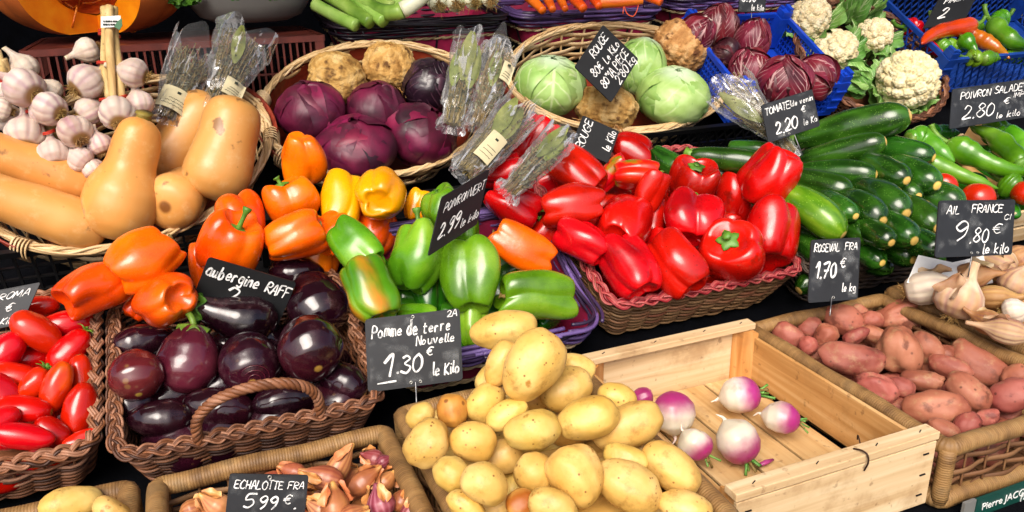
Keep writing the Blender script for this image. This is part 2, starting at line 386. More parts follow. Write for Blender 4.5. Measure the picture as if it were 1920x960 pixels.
leafmat('radicchio_dark', ('#22080c', '#3a1018', '#521a24'), '#8a6a64', .4, .1, .04, 7, .6, .4)
leafmat('cauliflower_leaf', ('#3c6a26', '#5c8c3a', '#84ae5a'), '#bccf9a', .5, .0, .07, 6, .8, .4)

def strand(name, cols, rough=.6, streak=(160, 12), bumpst=.4, coat=0):
    """willow, rattan: colour changes from rod to rod (UV v) and along the rod"""
    m = NM(name); s3 = m.sep(m.uv()); V = s3[1]
    wn_ = m.n('ShaderNodeTexWhiteNoise', noise_dimensions='1D'); m.l(m.math('FLOOR', V), wn_.inputs['W'])
    n1 = m.noise(streak[1], 3); f = m.math('ADD', m.math('MULTIPLY', wn_.outputs['Value'], .6), m.math('MULTIPLY', n1, .45))
    k = len(cols); c = m.ramp(f, [(.15+.7*i/(k-1), x) for i, x in enumerate(cols)])
    fine = m.noise(streak[0], 3)
    c = m.mix(m.math('MULTIPLY', m.step(fine, .5, .8), .35), c, cols[0])
    m.set(Base_Color=c, Roughness=rough, Coat_Weight=coat); m.l(m.bump(fine, bumpst, .001), m.b.inputs['Normal'])
    MATS[name] = m.m; return m.m
strand('willow_brown', ['#2e160a', '#54301a', '#7a4a2a', '#a0745a'])
strand('willow_dark', ['#2a2018', '#44362a', '#5e4e3e'])
strand('willow_red', ['#5a1216', '#8c2028', '#a84a48', '#6a4430'], .5)
strand('willow_greybrown', ['#4c3018', '#745434', '#92704a', '#6c2a1e'])
strand('willow_purple', ['#1e1426', '#38284a', '#5a4478', '#74609a'], .4, coat=.15)
strand('willow_black', ['#0c080c', '#18101a', '#281c2a'], .4, coat=.2)
strand('split_pale', ['#a88452', '#c4a474', '#d6bc90', '#cfae78'], .5)
strand('rope_pale', ['#7a6848', '#a08a64', '#b8a47e'], .8)
strand('cord_red', ['#9c1c10', '#b42a16', '#c43a20'], .7)
strand('rattan_open', ['#4c3018', '#6a4628', '#82603c'], .65)
def wrapped(name, cols):
    m = NM(name); s3 = m.sep(m.uv()); U = s3[0]
    ph = m.math('MULTIPLY', U, 2*pi/.0034); wv = m.math('SINE', ph)
    wn_ = m.n('ShaderNodeTexWhiteNoise', noise_dimensions='1D'); m.l(m.math('FLOOR', m.math('MULTIPLY', U, 1/.0034)), wn_.inputs['W'])
    f = m.math('ADD', m.math('MULTIPLY', wn_.outputs['Value'], .10), m.math('MULTIPLY', m.noise(30, 5), .85))
    c = m.ramp(f, [(.25, cols[0]), (.5, cols[1]), (.75, cols[2])])
    wear = m.step(m.noise(30, 5), .56, .72)
    c = m.mix(m.math('MULTIPLY', wear, .5), c, '#3c2a18')
    m.set(Base_Color=c, Roughness=.6); m.l(m.bump(wv, .35, .0008, m.bump(m.noise(80, 3), .3, .002)), m.b.inputs['Normal'])
    MATS[name] = m.m; return m.m
wrapped('rattan_wrap', ['#5a3e1e', '#866438', '#a88654'])
wrapped('rattan_wrap_grey', ['#4a3622', '#6e5538', '#8e7450'])
def wood(name, cols, axis=1, rough=.6, knots=True):
    m = NM(name); o = m.oc(); st = [60, 60, 60]; st[axis] = 3.0
    g = m.noise(1.0, 4, m.scale(o, tuple(st)), .55, .6)
    c = m.ramp(g, [(.3, cols[0]), (.5, cols[1]), (.7, cols[2])])
    if knots:
        d = m.voro(7.0); c = m.mix(m.math('MULTIPLY', m.math('SUBTRACT', 1.0, m.step(d, .05, .12)), .9), c, '#8a4c1c')
    st2 = m.step(m.noise(14, 6, rough=.65), .52, .72); c = m.mix(m.math('MULTIPLY', st2, .45), c, '#8a6234')
    c = m.mix(m.math('MULTIPLY', m.step(m.noise(75, 5), .62, .72), .5), c, '#6a4420')
    m.set(Base_Color=c, Roughness=rough); m.l(m.bump(g, .2, .001), m.b.inputs['Normal'])
    MATS[name] = m.m; return m.m
wood('poplar_x', ['#b49468', '#ccb086', '#d8c29c'], 0)
wood('poplar_y', ['#ae8650', '#c29e6a', '#d0b282'], 1)
wood('pine_orange', ['#a8763c', '#be8f54', '#cea670'], 1)
wood('pine_post', ['#a4682c', '#bd8446', '#cda068'], 2, knots=False)
wood('wood_bar', ['#4a3420', '#6a5034', '#84684a'], 1, .7, False)
wood('wood_redbrown', ['#5e1c10', '#7c2a18', '#943a22'], 0, .45, False)
def plain(name, col, rough=.5, metal=0, nsc=30, var=.25, bump=None, coat=0, spec=.5):
    m = NM(name); c0 = lin(col); c1 = tuple(x*(1-var) for x in c0[:3])+(1,); c2 = tuple(min(1, x*(1+var)) for x in c0[:3])+(1,)
    c = m.ramp(m.noise(nsc, 5), [(.3, c1), (.7, c2)])
    m.set(Base_Color=c, Roughness=rough, Metallic=metal, Coat_Weight=coat)
    m.b.inputs['Specular IOR Level'].default_value = spec
    if bump: m.l(m.bump(m.noise(bump[0], 4), bump[1], .002), m.b.inputs['Normal'])
    MATS[name] = m.m; return m.m
plain('plastic_blue', '#1440b4', .35, var=.2, bump=(60, .05))
plain('plastic_darkblue', '#123a8c', .4, var=.25, bump=(60, .05))
plain('plastic_brown', '#5e261c', .42, var=.3, bump=(50, .08))
plain('plastic_black', '#08080a', .4, var=.3, bump=(60, .05))
plain('pink_lining', '#8e0c3c', .7, var=.25, bump=(20, .4))
plain('zinc', '#70706c', .55, .1, 8, .25, (30, .15))
plain('slate', '#171a1e', .6, var=.35, nsc=18, bump=(120, .1))
plain('slate_black', '#0e1012', .55, var=.4, nsc=18, bump=(120, .1))
plain('wire', '#7c7c7c', .35, .9)
plain('rivet', '#b0b0a8', .35, .9)
plain('staple', '#2a2a2e', .4, .8)
plain('nail_rust', '#3a2418', .6, .5)
plain('paper_white', '#d8d8d4', .7, var=.06)
plain('paper_cream', '#c9bf98', .6, var=.12)
plain('print_dark', '#1c2418', .7)
plain('stand_cloth', '#05060a', .95, var=.4, bump=(200, .3), spec=.08)
plain('sign_green', '#0c3c34', .4, var=.15)
plain('sign_white', '#d6d8d4', .6, var=.05)
plain('sign_red', '#a01c28', .5)
plain('card', '#9a7a58', .8, var=.15)
plain('awning_canvas', '#c8c2b0', .9, var=.05)
plain('awning_red', '#b0241c', .8, var=.1)
plain('asphalt', '#3a3a3a', .9, var=.4, nsc=60, bump=(200, .5))
plain('tag_green', '#0c5a2c', .5)
def chalkmat():
    m = NM('chalk'); f = m.noise(900, 3); g = m.noise(120, 3)
    c = m.ramp(m.math('ADD', m.math('MULTIPLY', f, .5), m.math('MULTIPLY', g, .5)), [(.38, '#8a8e90'), (.5, '#e2e2de'), (.7, '#f0f0ec')])
    m.set(Base_Color=c, Roughness=.9); MATS['chalk'] = m.m
    m = NM('chalk_dust'); tr = m.n('ShaderNodeBsdfTransparent'); mx = m.n('ShaderNodeMixShader'); m.set(Base_Color=lin('#b0b4b4'), Roughness=.9)
    fac = m.math('MULTIPLY', m.step(m.noise(45, 5), .5, .85), .28)
    out = [n for n in m.t.nodes if n.type == 'OUTPUT_MATERIAL'][0]
    m.l(fac, mx.inputs[0]); m.l(tr.outputs[0], mx.inputs[1]); m.l(m.b.outputs[0], mx.inputs[2]); m.l(mx.outputs[0], out.inputs[0]); MATS['chalk_dust'] = m.m
chalkmat()
def filmmat():
    m = NM('cellophane'); tr = m.n('ShaderNodeBsdfTransparent'); gl = m.n('ShaderNodeBsdfGlossy'); df = m.n('ShaderNodeBsdfDiffuse'); mx = m.n('ShaderNodeMixShader'); m2 = m.n('ShaderNodeMixShader')
    tr.inputs[0].default_value = (.985, .985, .99, 1); gl.inputs['Roughness'].default_value = .16; df.inputs[0].default_value = (.85, .87, .88, 1)
    lw = m.n('ShaderNodeLayerWeight'); lw.inputs[0].default_value = .35
    nb = m.bump(m.noise(34, 3, dist=1.4), .8, .004); m.l(nb, gl.inputs['Normal']); m.l(nb, lw.inputs['Normal'])
    creases = m.math('MULTIPLY', m.step(m.noise(42, 3, m.scale(m.oc(), (1.8, 1.8, .28)), .5, 1.2), .58, .66), .5)
    fac = m.math('ADD', m.math('ADD', m.math('MULTIPLY', lw.outputs['Fresnel'], .42), .05), creases, True)
    out = [n for n in m.t.nodes if n.type == 'OUTPUT_MATERIAL'][0]
    m2.inputs[0].default_value = .45; m.l(gl.outputs[0], m2.inputs[1]); m.l(df.outputs[0], m2.inputs[2])
    m.l(fac, mx.inputs[0]); m.l(tr.outputs[0], mx.inputs[1]); m.l(m2.outputs[0], mx.inputs[2]); m.l(mx.outputs[0], out.inputs[0]); MATS['cellophane'] = m.m
filmmat()
# ------------------------------------------------------------------ the shapes of the vegetables (z is the axis, stem end up)
def bell_mesh(L, W, seed, lobes=4, groove=.20, taper=.14, nu=72, nv=44, depth_=1.0, dent=.10):
    rng = np.random.default_rng(seed); ph = rng.uniform(0, 6.28); ph2 = rng.uniform(0, 6.28); ph3 = rng.uniform(0, 6.28)
    wob = rng.uniform(-.28, .28, 3); sizes = 1+rng.uniform(-.10, .08, lobes); offs = rng.uniform(-.05, .05, lobes)
    def fn(th, t):
        p = pi*t; s_, c_ = np.sin(p), -np.cos(p)
        prof = np.power(np.clip(s_, 0, 1), .48)*(1-taper+taper*sst(0, .7, t))
        a = (th+ph+wob[0]*np.sin(th+ph2)+wob[1]*(t-.5)+.12*np.sin(3*t+ph3)) % (2*pi)
        w = 2*pi/lobes; k = np.floor(a/w).astype(int) % lobes; f = a-(k+.5)*w
        d = .30+groove*.75; rho = 1-d
        dd = d*(.55+.45*np.abs(c_)**.7)            # the furrows are deepest over shoulder and tip
        rc = dd*np.cos(f)+np.sqrt(np.clip((1-dd)**2-(dd*np.sin(f))**2, 1e-4, None))
        edge = np.clip(np.abs(f)/(w/2), 0, 1); soft = 1-edge**6
        rc = rc*(1+(sizes[k]-1)*soft)
        r = .5*prof*rc*(1+.05*np.cos(2*th+ph3))
        z = .5*np.sign(c_)*np.abs(c_)**.78
        hump = soft*np.cos(np.clip(f/(w/2), -1, 1)*pi/2)
        z = z+(.055+offs[k])*hump*np.exp(-((1-t)/.26)**2)*np.clip(s_*2.5, 0, 1)-(.055+offs[k])*hump*np.exp(-(t/.26)**2)*np.clip(s_*2.5, 0, 1)
        z = z-dent*1.5*np.exp(-((1-t)/.13)**2)+dent*np.exp(-(t/.11)**2)
        P = np.stack([r*np.cos(th)*W, r*np.sin(th)*W*depth_, z*L], -1)
        dv = np.stack([fbm(P/W, seed+q, .5, 2) for q in range(3)], -1)
        P = P+dv*W*.05*np.clip(s_*3, 0, 1)[..., None]
        bx = rng_b*L*(z*2)**2*.25
        return P[..., 0]+bx, P[..., 1], P[..., 2]
    rng_b = rng.uniform(-.14, .14)
    return Acc().radial(fn, nu, nv)
def bell_stem(L, W, seed, ln=.3, bend=.6):
    rng = np.random.default_rng(seed+5); a = Acc()
    z0 = L*(.5-.13)
    t = np.linspace(0, 1, 9); an = rng.uniform(0, 6.28)
    r = W*(.055-.018*np.sin(t*pi)+.02*(t > .85))
    off = bend*ln*L*.5*t**2
    a.tube(np.stack([off*cos(an), off*sin(an), z0+ln*L*t], 1), r, 7)
    def cal(th, tt):
        rr = W*.15*np.sin(pi*tt)**.7*(1+.22*np.cos(5*th)); z = z0+W*.028*(-np.cos(pi*tt))+W*.02-.10*rr
        return rr*np.cos(th), rr*np.sin(th), z
    a.radial(cal, 20, 8); return a
def potato_mesh(L, W, seed, nu=40, nv=26, knob=.0, lump=.07, bend=.12):
    rng = np.random.default_rng(seed); eyes = rng.normal(size=(9, 3)); eyes /= np.linalg.norm(eyes, axis=1)[:, None]
    w2 = rng.uniform(.86, .98); as_ = rng.uniform(-.13, .13); bd = rng.uniform(-bend, bend); ba = rng.uniform(0, 6.28)
    def fn(th, t):
        p = pi*t; s_, c_ = np.sin(p), -np.cos(p)
        D = np.stack([s_*np.cos(th), s_*np.sin(th), c_], -1)
        k = 1+lump*fbm(D, seed, .55, 2)+lump*.35*fbm(D, seed+9, 1.5, 2)
        for e in eyes: k = k-.035*np.exp(-((D-e)**2).sum(-1)/.012)
        r = .5*s_**.88*(1+as_*c_)
        x, y, z = r*np.cos(th)*W*k, r*np.sin(th)*W*w2*k, .5*np.sign(c_)*np.abs(c_)**.93*L*k
        b = bd*L*((z/L*2)**2-.3)
        return x+b*cos(ba), y+b*sin(ba), z
    return Acc().radial(fn, nu, nv)
def ovoid_mesh(L, W, seed, pw=.85, taper=0., nu=44, nv=30, lump=.02, ps=1.0, nip=0.):
    rng = np.random.default_rng(seed); w2 = rng.uniform(.93, 1.0)
    def fn(th, t):
        p = pi*t; s_, c_ = np.sin(p), -np.cos(p)
        D = np.stack([s_*np.cos(th), s_*np.sin(th), c_], -1); k = 1+lump*fbm(D, seed, .6, 2)
        r = .5*s_**pw*(1-taper*c_)
        z = .5*np.sign(c_)*np.abs(c_)**ps-nip*np.exp(-(t/.07)**2)
        return r*np.cos(th)*W*k, r*np.sin(th)*W*w2*k, z*L*k
    return Acc().radial(fn, nu, nv)
def profile_mesh(L, W, prof, seed, nu=44, nv=40, bend=0., lump=.02, ribs=None, tspace=None):
    """prof: list of (z 0..1, r 0..1) from tip to stem"""
    rng = np.random.default_rng(seed); ba = rng.uniform(0, 6.28)
    pz = np.array([a for a, b in prof]); pr = np.array([b for a, b in prof])
    d = np.concatenate([[0], np.cumsum(np.hypot(np.diff(pz*L), np.diff(pr*W/2)))]); d /= d[-1]
    tt_ = np.linspace(0, 1, 400)
    def smooth(q):
        y = np.interp(tt_, d, q); k = np.ones(25)/25
        yp = np.concatenate([2*y[0]-y[12:0:-1], y, 2*y[-1]-y[-2:-14:-1]]); return np.convolve(yp, k, 'valid')
    sz, sr = smooth(pz), np.clip(smooth(pr), 0, None)
    def fn(th, t):
        z = np.interp(t, tt_, sz); r = np.interp(t, tt_, sr)*.5
        k = 1+lump*fbm(np.stack([np.cos(th), np.sin(th), z*L/W*1.2], -1), seed, .5, 2)
        if ribs: k = k*(1-ribs[1]*(1-np.abs(np.sin(ribs[0]*th/2+1.5*0*z))**.6))
        x, y = r*np.cos(th)*W*k, r*np.sin(th)*W*k
        b = bend*L*(4*(z-.5)**2-.4)
        return x+b, y, (z-.5)*L
    return Acc().radial(fn, nu, nv)
def curved(acc_fn, pts, rad, nu=20, nseg=40, lump=.05, seed=0, ribs=None):
    """fruit along a bent spine: pts control points, rad list of (t, r)"""
    pts = np.asarray(pts, float); n = len(pts); tt = np.linspace(0, n-1, nseg)
    P = catmull(pts, nseg); t = np.linspace(0, 1, nseg)
    r = np.interp(t, [a for a, b in rad], [b for a, b in rad]); k = np.ones(5)/5
    r = np.convolve(np.pad(r, 2, mode='edge'), k, 'valid')*(1+lump*fbm(np.stack([t*6, t*0, t*0], -1), seed, .5, 2))
    r[0] = rad[0][1]; r[-1] = rad[-1][1]
    acc_fn.tube(P, r, nu, flat=(1, .88)); return acc_fn
def catmull(p, n):
    p = np.asarray(p, float); m = len(p)
    q = np.concatenate([[2*p[0]-p[1]], p, [2*p[-1]-p[-2]]])
    u = np.linspace(0, m-1-1e-9, n); i = u.astype(int); f = (u-i)[:, None]
    a, b, c, d = q[i], q[i+1], q[i+2], q[i+3]
    return .5*(2*b+(c-a)*f+(2*a-5*b+4*c-d)*f**2+(3*b-a-3*c+d)*f**3)
def sphere_rough(L, W, seed, amp=.05, freq=1.2, octv=5, nu=96, nv=64, flat=0.):
    def fn(th, t):
        p = pi*t; s_, c_ = np.sin(p), -np.cos(p); D = np.stack([s_*np.cos(th), s_*np.sin(th), c_], -1)
        k = 1+amp*fbm(D, seed, freq, octv, .62)
        k = k+.014*np.sin(44*t+4*fbm(D, seed+2, .8, 2))*s_-.03*np.abs(fbm(D, seed+5, 2.6, 3))
        r = .5*s_**(.9)
        return r*np.cos(th)*W*k, r*np.sin(th)*W*k, np.maximum(.5*c_*k, -.5+flat)*L
    return Acc().radial(fn, nu, nv)
def head_core(L, W, seed, lump=.05, vein=.0, nv_=9, pw=.95):
    def fn(th, t):
        p = pi*t; s_, c_ = np.sin(p), -np.cos(p); D = np.stack([s_*np.cos(th), s_*np.sin(th), c_], -1)
        k = 1+lump*fbm(D, seed, .6, 3)
        r = .5*s_**pw
        return r*np.cos(th)*W*k, r*np.sin(th)*W*k, .5*c_*L*k
    return Acc().radial(fn, 56, 36)
def head_leaf(L, W, seed, az, half=1.0, v1=.8, k=1.02, lift=.05, nr=26, nc=21, start=.03, wav=.02):
    """an outer leaf wrapped round the head from the stump (top, +z) down its side"""
    v = np.linspace(0, 1, nr)[:, None]; s = np.linspace(-1, 1, nc)[None]
    pol = pi*(start+v*v1)
    wid = half*np.sin(pi*(.10+.82*v))**.6
    phi = az+s*wid/np.maximum(np.sin(pol), .32)*.75
    D = np.stack([np.sin(pol)*np.cos(phi), np.sin(pol)*np.sin(phi), np.cos(pol)+0*s], -1)
    kk = k+lift*np.maximum(np.abs(s)**4, v**6)*(.6+.6*np.sin(5*s+seed))+.016*fbm(D, seed+3, 1.4, 4, .6)+wav*np.sin(9*v+2*s+seed)*np.abs(s)**2+.02*np.exp(-(s/.07)**2)*(1-v)
    base = 1+.04*fbm(D, seed, .6, 2)*0
    G = D*np.array([W/2, W/2, L/2])*(kk*base)[..., None]
    G2 = D*np.array([W/2, W/2, L/2])*((kk-.015)*base)[..., None]
    a = Acc(); a.grid(G)
    # closed edge gives the leaf thickness
    n = nr*nc; a.grid(G2[:, ::-1])
    return a
def leaf_sheet(L, W, seed, curl=.3, wav=.08, nr=16, nc=9, thick=.0012, tipw=.5, fold=.15):
    v = np.linspace(0, 1, nr)[:, None]; s = np.linspace(-1, 1, nc)[None]
    wid = W/2*(.14+.86*np.sin(pi*np.clip(v, 0, 1)**tipw*.97+.03)**.8)
    x = s*wid; y = v*L
    z = curl*L*v**2+fold*np.abs(x)+wav*W*np.sin(7*v+3*s+seed)*np.abs(s)+wav*.5*W*np.sin(13*v-5*s+seed*2)*np.abs(s)**2
    G = np.stack([x+0*v, y+0*s+.05*W*np.sin(6*s+seed)*v, z+0*x], -1)
    G2 = G-np.array([0, 0, thick]); a = Acc(); a.grid(G); a.grid(G2[:, ::-1]); return a
def cauli_mesh(L, W, seed, n1=70, n2=900, nu=160, nv=100):
    rng = np.random.default_rng(seed)
    def fib(n):
        i = np.arange(n)+.5; ph = np.arccos(1-2*i/n); th = pi*(1+5**.5)*i
        return np.stack([np.cos(th)*np.sin(ph), np.sin(th)*np.sin(ph), np.cos(ph)], -1)+rng.normal(0, .35/sqrt(n), (n, 3))
    A, B = fib(n1), fib(n2); ra = rng.uniform(.75, 1.2, n1); rb = rng.uniform(.7, 1.25, n2)
    def fn(th, t):
        p = pi*t; s_, c_ = np.sin(p), -np.cos(p); D = np.stack([s_*np.cos(th), s_*np.sin(th), c_], -1)
        sh = D.shape[:-1]; F = D.reshape(-1, 3)
        def bumps(C, R, sg):
            d2 = ((F**2).sum(1)[:, None]+(C**2).sum(1)[None]-2*F@C.T)
            return np.sqrt(np.clip(1-np.clip(d2, 0, None)/(sg*R[None])**2, 0, None)).max(1)
        k = .84+.13*bumps(A, ra, 1.9/sqrt(n1)*1.05)+.05*bumps(B, rb, 1.9/sqrt(n2)*1.0)
        k = k.reshape(sh)*(1+.03*fbm(D, seed, .7, 2))
        r = .5*s_
        return r*np.cos(th)*W*k, r*np.sin(th)*W*k, .5*c_*L*k
    return Acc().radial(fn, nu, nv)
def garlic_mesh(L, W, seed, cloves=9, neck=.26, groove=.08, nu=64, nv=36, flat=.5):
    prof = [(0, 0), (.015, .25), (.06, .62), (.18, .93), (.34, 1.0), (.5, .86), (.62, .55), (.72, .3), (.85, .2), (1, .17), (1, 0)] if neck else [(0, 0), (.02, .3), (.1, .7), (.3, .98), (.5, 1.0), (.72, .8), (.88, .45), (.97, .2), (1, 0)]
    rng = np.random.default_rng(seed); ph = rng.uniform(0, 6.28)
    pz = np.array([a for a, b in prof]); pr = np.array([b for a, b in prof]); d = np.concatenate([[0], np.cumsum(np.hypot(np.diff(pz), np.diff(pr)/2))]); d /= d[-1]
    bx, by = rng.uniform(-.15, .15, 2)
    def fn(th, t):
        z = np.interp(t, d, pz); r = np.interp(t, d, pr)*.5
        g = np.abs(np.sin(cloves*th/2+ph+.5*np.sin(th+ph)))
        m = sst(0, .15, z)*(1-sst(.5, .8, z))
        k = 1-groove*m*(1-np.minimum(1, g*1.7))+.05*np.cos(2*th+ph)*m+.03*np.cos(3*th)
        x, y = r*np.cos(th)*W*k, r*np.sin(th)*W*k
        q = np.clip(z-.55, 0, 1)**2*L
        return x+bx*q*4, y+by*q*4, (z-.32)*L
    return Acc().radial(fn, nu, nv)
def tuft(n, R, ln, z0, seed, rad=.0006, down=-1):
    rng = np.random.default_rng(seed); a = Acc()
    for i in range(n):
        an = rng.uniform(0, 6.28); rr = R*sqrt(rng.uniform(0, 1)); o = np.array([rr*cos(an), rr*sin(an), z0])
        d = np.array([cos(an)*.8*rr/R, sin(an)*.8*rr/R, down])+rng.normal(0, .35, 3); l = ln*rng.uniform(.5, 1.2)
        a.tube([o, o+d*l*.5, o+d*l+rng.normal(0, .2, 3)*l], [rad*1.2, rad, rad*.5], 3, caps=False)
    return a
def star_calyx(R, seed, n=5, up=.2, w=.22, z0=0.0):
    rng = np.random.default_rng(seed); a = Acc()
    for i in range(n):
        an = 2*pi*i/n+rng.uniform(-.2, .2); l = R*rng.uniform(.8, 1.2)
        t = np.linspace(0, 1, 5); z = z0+up*R*np.sin(t*pi*.8)*rng.uniform(.4, 1.3)
        a.tube(np.stack([t*l*cos(an), t*l*sin(an), z], 1), R*w*np.array([.6, 1, .8, .5, .1]), 5, flat=(.35, 1), up=(0, 0, 1))
    a.tube([(0, 0, z0), (R*.1, 0, z0+R*.45)], [R*.16, R*.12], 6); return a
def M_(name): return MATS[name]

# ------------------------------------------------------------------ placing a pile
class Item: pass
def pile(plane, rows, default_lift=0.0, squeeze=.84, maxpull=.07):
    """rows: dict(px,py,L,W (photo px),ang,tilt,...) back to front; each is laid on the pile's slope and pulled up until it rests on those below"""
    out = []
    for k in rows:
        P = plane.hit(k['px'], k['py'], k.get('lift', default_lift)); D0 = depth(P)
        if 'D' in k: P = atD(k['px'], k['py'], k['D']); D0 = k['D']
        it = Item(); it.k = k
        d = nrm(P-_C); dist = float(np.linalg.norm(P-_C)); step = 0.0
        fl = k.get('L'); fw = k.get('W')
        while True:
            q = _C+d*(dist-step); D = depth(q)
            tl = radians(k.get('tilt', 0)); W = fw*D/FPX; vis = fl*D/FPX
            Lr = W if abs(tl) > 1.2 else sqrt(max((vis**2-(W*sin(tl))**2), (.55*vis)**2))/cos(tl)
            Lr = min(Lr, k.get('asp', 9)*W)
            if 'R' in k: Lr = k['R']*W
            M, ax = lookframe(q, k.get('ang', 90), k.get('tilt', 0), k.get('spin', (k['px']*.37+k['py']*.11) % 6.28))
            ok = True
            if not k.get('fixed'):
                for o in out:
                    v = q-o.P; ds = float(np.linalg.norm(v))
                    if ds > (Lr+o.L)*.6: continue
                    n = v/(ds+1e-9)
                    e1 = 1/sqrt((n@ax)**2/(Lr/2)**2+(1-(n@ax)**2)/(W/2)**2); e2 = 1/sqrt((n@o.ax)**2/(o.L/2)**2+(1-(n@o.ax)**2)/(o.W/2)**2)
                    if ds < squeeze*(e1+e2): ok = False; break
            if ok or step >= maxpull: break
            step += .003
        it.P, it.L, it.W, it.ax, it.M = q, Lr, W, ax, M
        out.append(it)
    return out
SEED = [100]
def seed():
    SEED[0] += 1; return SEED[0]

# ------------------------------------------------------------------ basketry and crates; all in the container's own frame: z=0 is the rim
def rrect(w, d, r, n=160):
    """closed path with even arc length: x 0..w, y 0..d centred"""
    pts = []
    for cx, cy, a0 in ((w/2-r, d/2-r, 0), (-w/2+r, d/2-r, pi/2), (-w/2+r, -d/2+r, pi), (w/2-r, -d/2+r, 3*pi/2)):
        for a in np.linspace(a0, a0+pi/2, 9): pts.append((cx+r*cos(a), cy+r*sin(a)))
    return resample(np.array(pts), n)
def ellp(a, b, n=160):
    t = np.linspace(0, 2*pi, 400, endpoint=False); return resample(np.stack([a*np.cos(t), b*np.sin(t)], 1), n)
def resample(p, n):
    q = np.concatenate([p, p[:1]]); L = np.concatenate([[0], np.cumsum(np.linalg.norm(np.diff(q, axis=0), axis=1))])
    s = np.linspace(0, L[-1], n, endpoint=False); return np.stack([np.interp(s, L, q[:, k]) for k in (0, 1)], 1)
def normals2(p):
    t = np.roll(p, -1, 0)-np.roll(p, 1, 0); t /= np.linalg.norm(t, axis=1)[:, None]; return np.stack([t[:, 1], -t[:, 0]], 1)
def weave(path_fn, h, rows, stakes, amp, rad, flare=.85, flat=None, seed_=0, zt=0.0, gap=None, stake_r=None, jit=.15, power=1.0):
    rng = np.random.default_rng(seed_); a = Acc(); n = stakes*6
    p = path_fn(n); nn = normals2(p); i = np.arange(n)
    for k in range(rows):
        f = (k+.5)/rows; z = zt-h+f*h
        if gap and gap[0] < f < gap[1]: continue
        sc = flare+(1-flare)*f**power
        off = amp*np.cos(pi*i/6+pi*k)
        j = 1+jit*rng.normal(size=n//6+1)
        q = p*sc+nn*off[:, None]
        zz = z+.12*h/rows*np.interp(i, np.arange(n//6+1)*6, rng.normal(size=n//6+1))
        a.tube(np.column_stack([q, zz]), rad*rng.uniform(.85, 1.15), 6, closed=True, flat=flat, up=(0, 0, 1), v0=float(rng.integers(0, 400)))
    st = Acc() if stake_r else None
    if stake_r:
        for k in range(stakes):
            b = p[k*6]
            a.tube([np.append(b*(flare+(1-flare)*x**power), zt-h+h*x) for x in np.linspace(0, 1, 5)], stake_r, 5, v0=float(400+k))
    return a
def braid(path_fn, n, m, turns, R, rad, z=0.0, seed_=0, zs=.7, sides=6):
    rng = np.random.default_rng(seed_); a = Acc(); p = path_fn(n); nn = normals2(p); s = np.arange(n)/n
    for j in range(m):
        an = 2*pi*(turns*s+j/m)
        q = p+nn*(R*np.cos(an))[:, None]
        a.tube(np.column_stack([q, z+R*zs*np.sin(an)]), rad*rng.uniform(.85, 1.15), sides, closed=True, v0=float(rng.integers(0, 500)))
    return a
def plait(path_fn, n, m, turns, R, rz, rad, z=0.0, seed_=0, rods=2):
    rng = np.random.default_rng(seed_); a = Acc(); p = path_fn(n); nn = normals2(p); s = np.arange(n)/n
    for j in range(m):
        an = 2*pi*(turns*s+j/m)
        for q in range(rods):
            sh = (q-(rods-1)/2)*rad*1.9
            a.tube(np.column_stack([p+nn*(R*np.sin(an)+sh)[:, None], z+rz*np.sin(2*an+.4)-.25*R*np.sin(an)+.0006*rng.normal()]), rad*rng.uniform(.88, 1.12), 6, closed=True, v0=float(rng.integers(0, 500)))
    return a
def loose_rim(path_fn, n, rods, spread, rad, z=0.0, seed_=0, seg=.28):
    """separate rods lying along the rim, each starting and ending somewhere, dipping in and out"""
    rng = np.random.default_rng(seed_); a = Acc(); p = path_fn(n); nn = normals2(p)
    for k in range(rods):
        m = int(n*seg*rng.uniform(.7, 1.3)); i0 = int(rng.integers(0, n)) if k >= 8 else int(n*k/8)
        idx = (i0+np.arange(m)) % n; t = np.linspace(0, 1, m)
        o0, o1 = rng.uniform(-1, 1, 2); z0, z1 = rng.uniform(-1, 1, 2)
        off = spread*(o0*(1-t)+o1*t)+spread*.3*np.sin(t*8+k); zz = z+spread*.8*(z0*(1-t)+z1*t)+spread*.3*np.cos(t*7+k)
        a.tube(np.column_stack([p[idx]+nn[idx]*off[:, None], zz]), rad*rng.uniform(.8, 1.2), 6, v0=float(rng.integers(0, 500)))
    return a
def crate_wall(a, L, h, th, M, off, nbar, rows=(.5,), bar=.004, pattern='grid', rim=.012):
    """lattice wall along local x, z up from -h to 0"""
    M = np.array(M)
    def bx(c, s): a.box(np.array(c) @ M.T+off, s, M)
    bx((0, 0, -rim/2), (L, th*1.6, rim)); bx((0, 0, -h+rim/2), (L, th, rim))
    z0, z1 = -h+rim, -rim
    for e in (-1, 1): bx((e*(L/2-.009), 0, (z0+z1)/2), (.018, th, z1-z0))
    if pattern == 'grid':
        for k in range(1, nbar): bx((-L/2+L*k/nbar, 0, (z0+z1)/2), (bar, th*.8, z1-z0))
        for r in rows: bx((0, 0, z0+(z1-z0)*r), (L-.036, th*.7, bar))
    else:
        hh = z1-z0; n = nbar
        x = np.linspace(-L/2+.018, L/2-.018, n)
        for sgn in (-1, 1):
            for k in range(n-1):
                xa, xb = (x[k], min(x[k]+hh*.6, x[-1])) if sgn > 0 else (x[k+1], max(x[k+1]-hh*.6, x[0]))
                p = np.array([[xa, 0, z0], [xb, 0, z0+hh*abs(xb-xa)/(hh*.6)]]) @ M.T+off
                a.tube(p, bar*.6, 4)
        for r in rows: bx((0, 0, z0+hh*r), (L-.036, th*.7, bar))
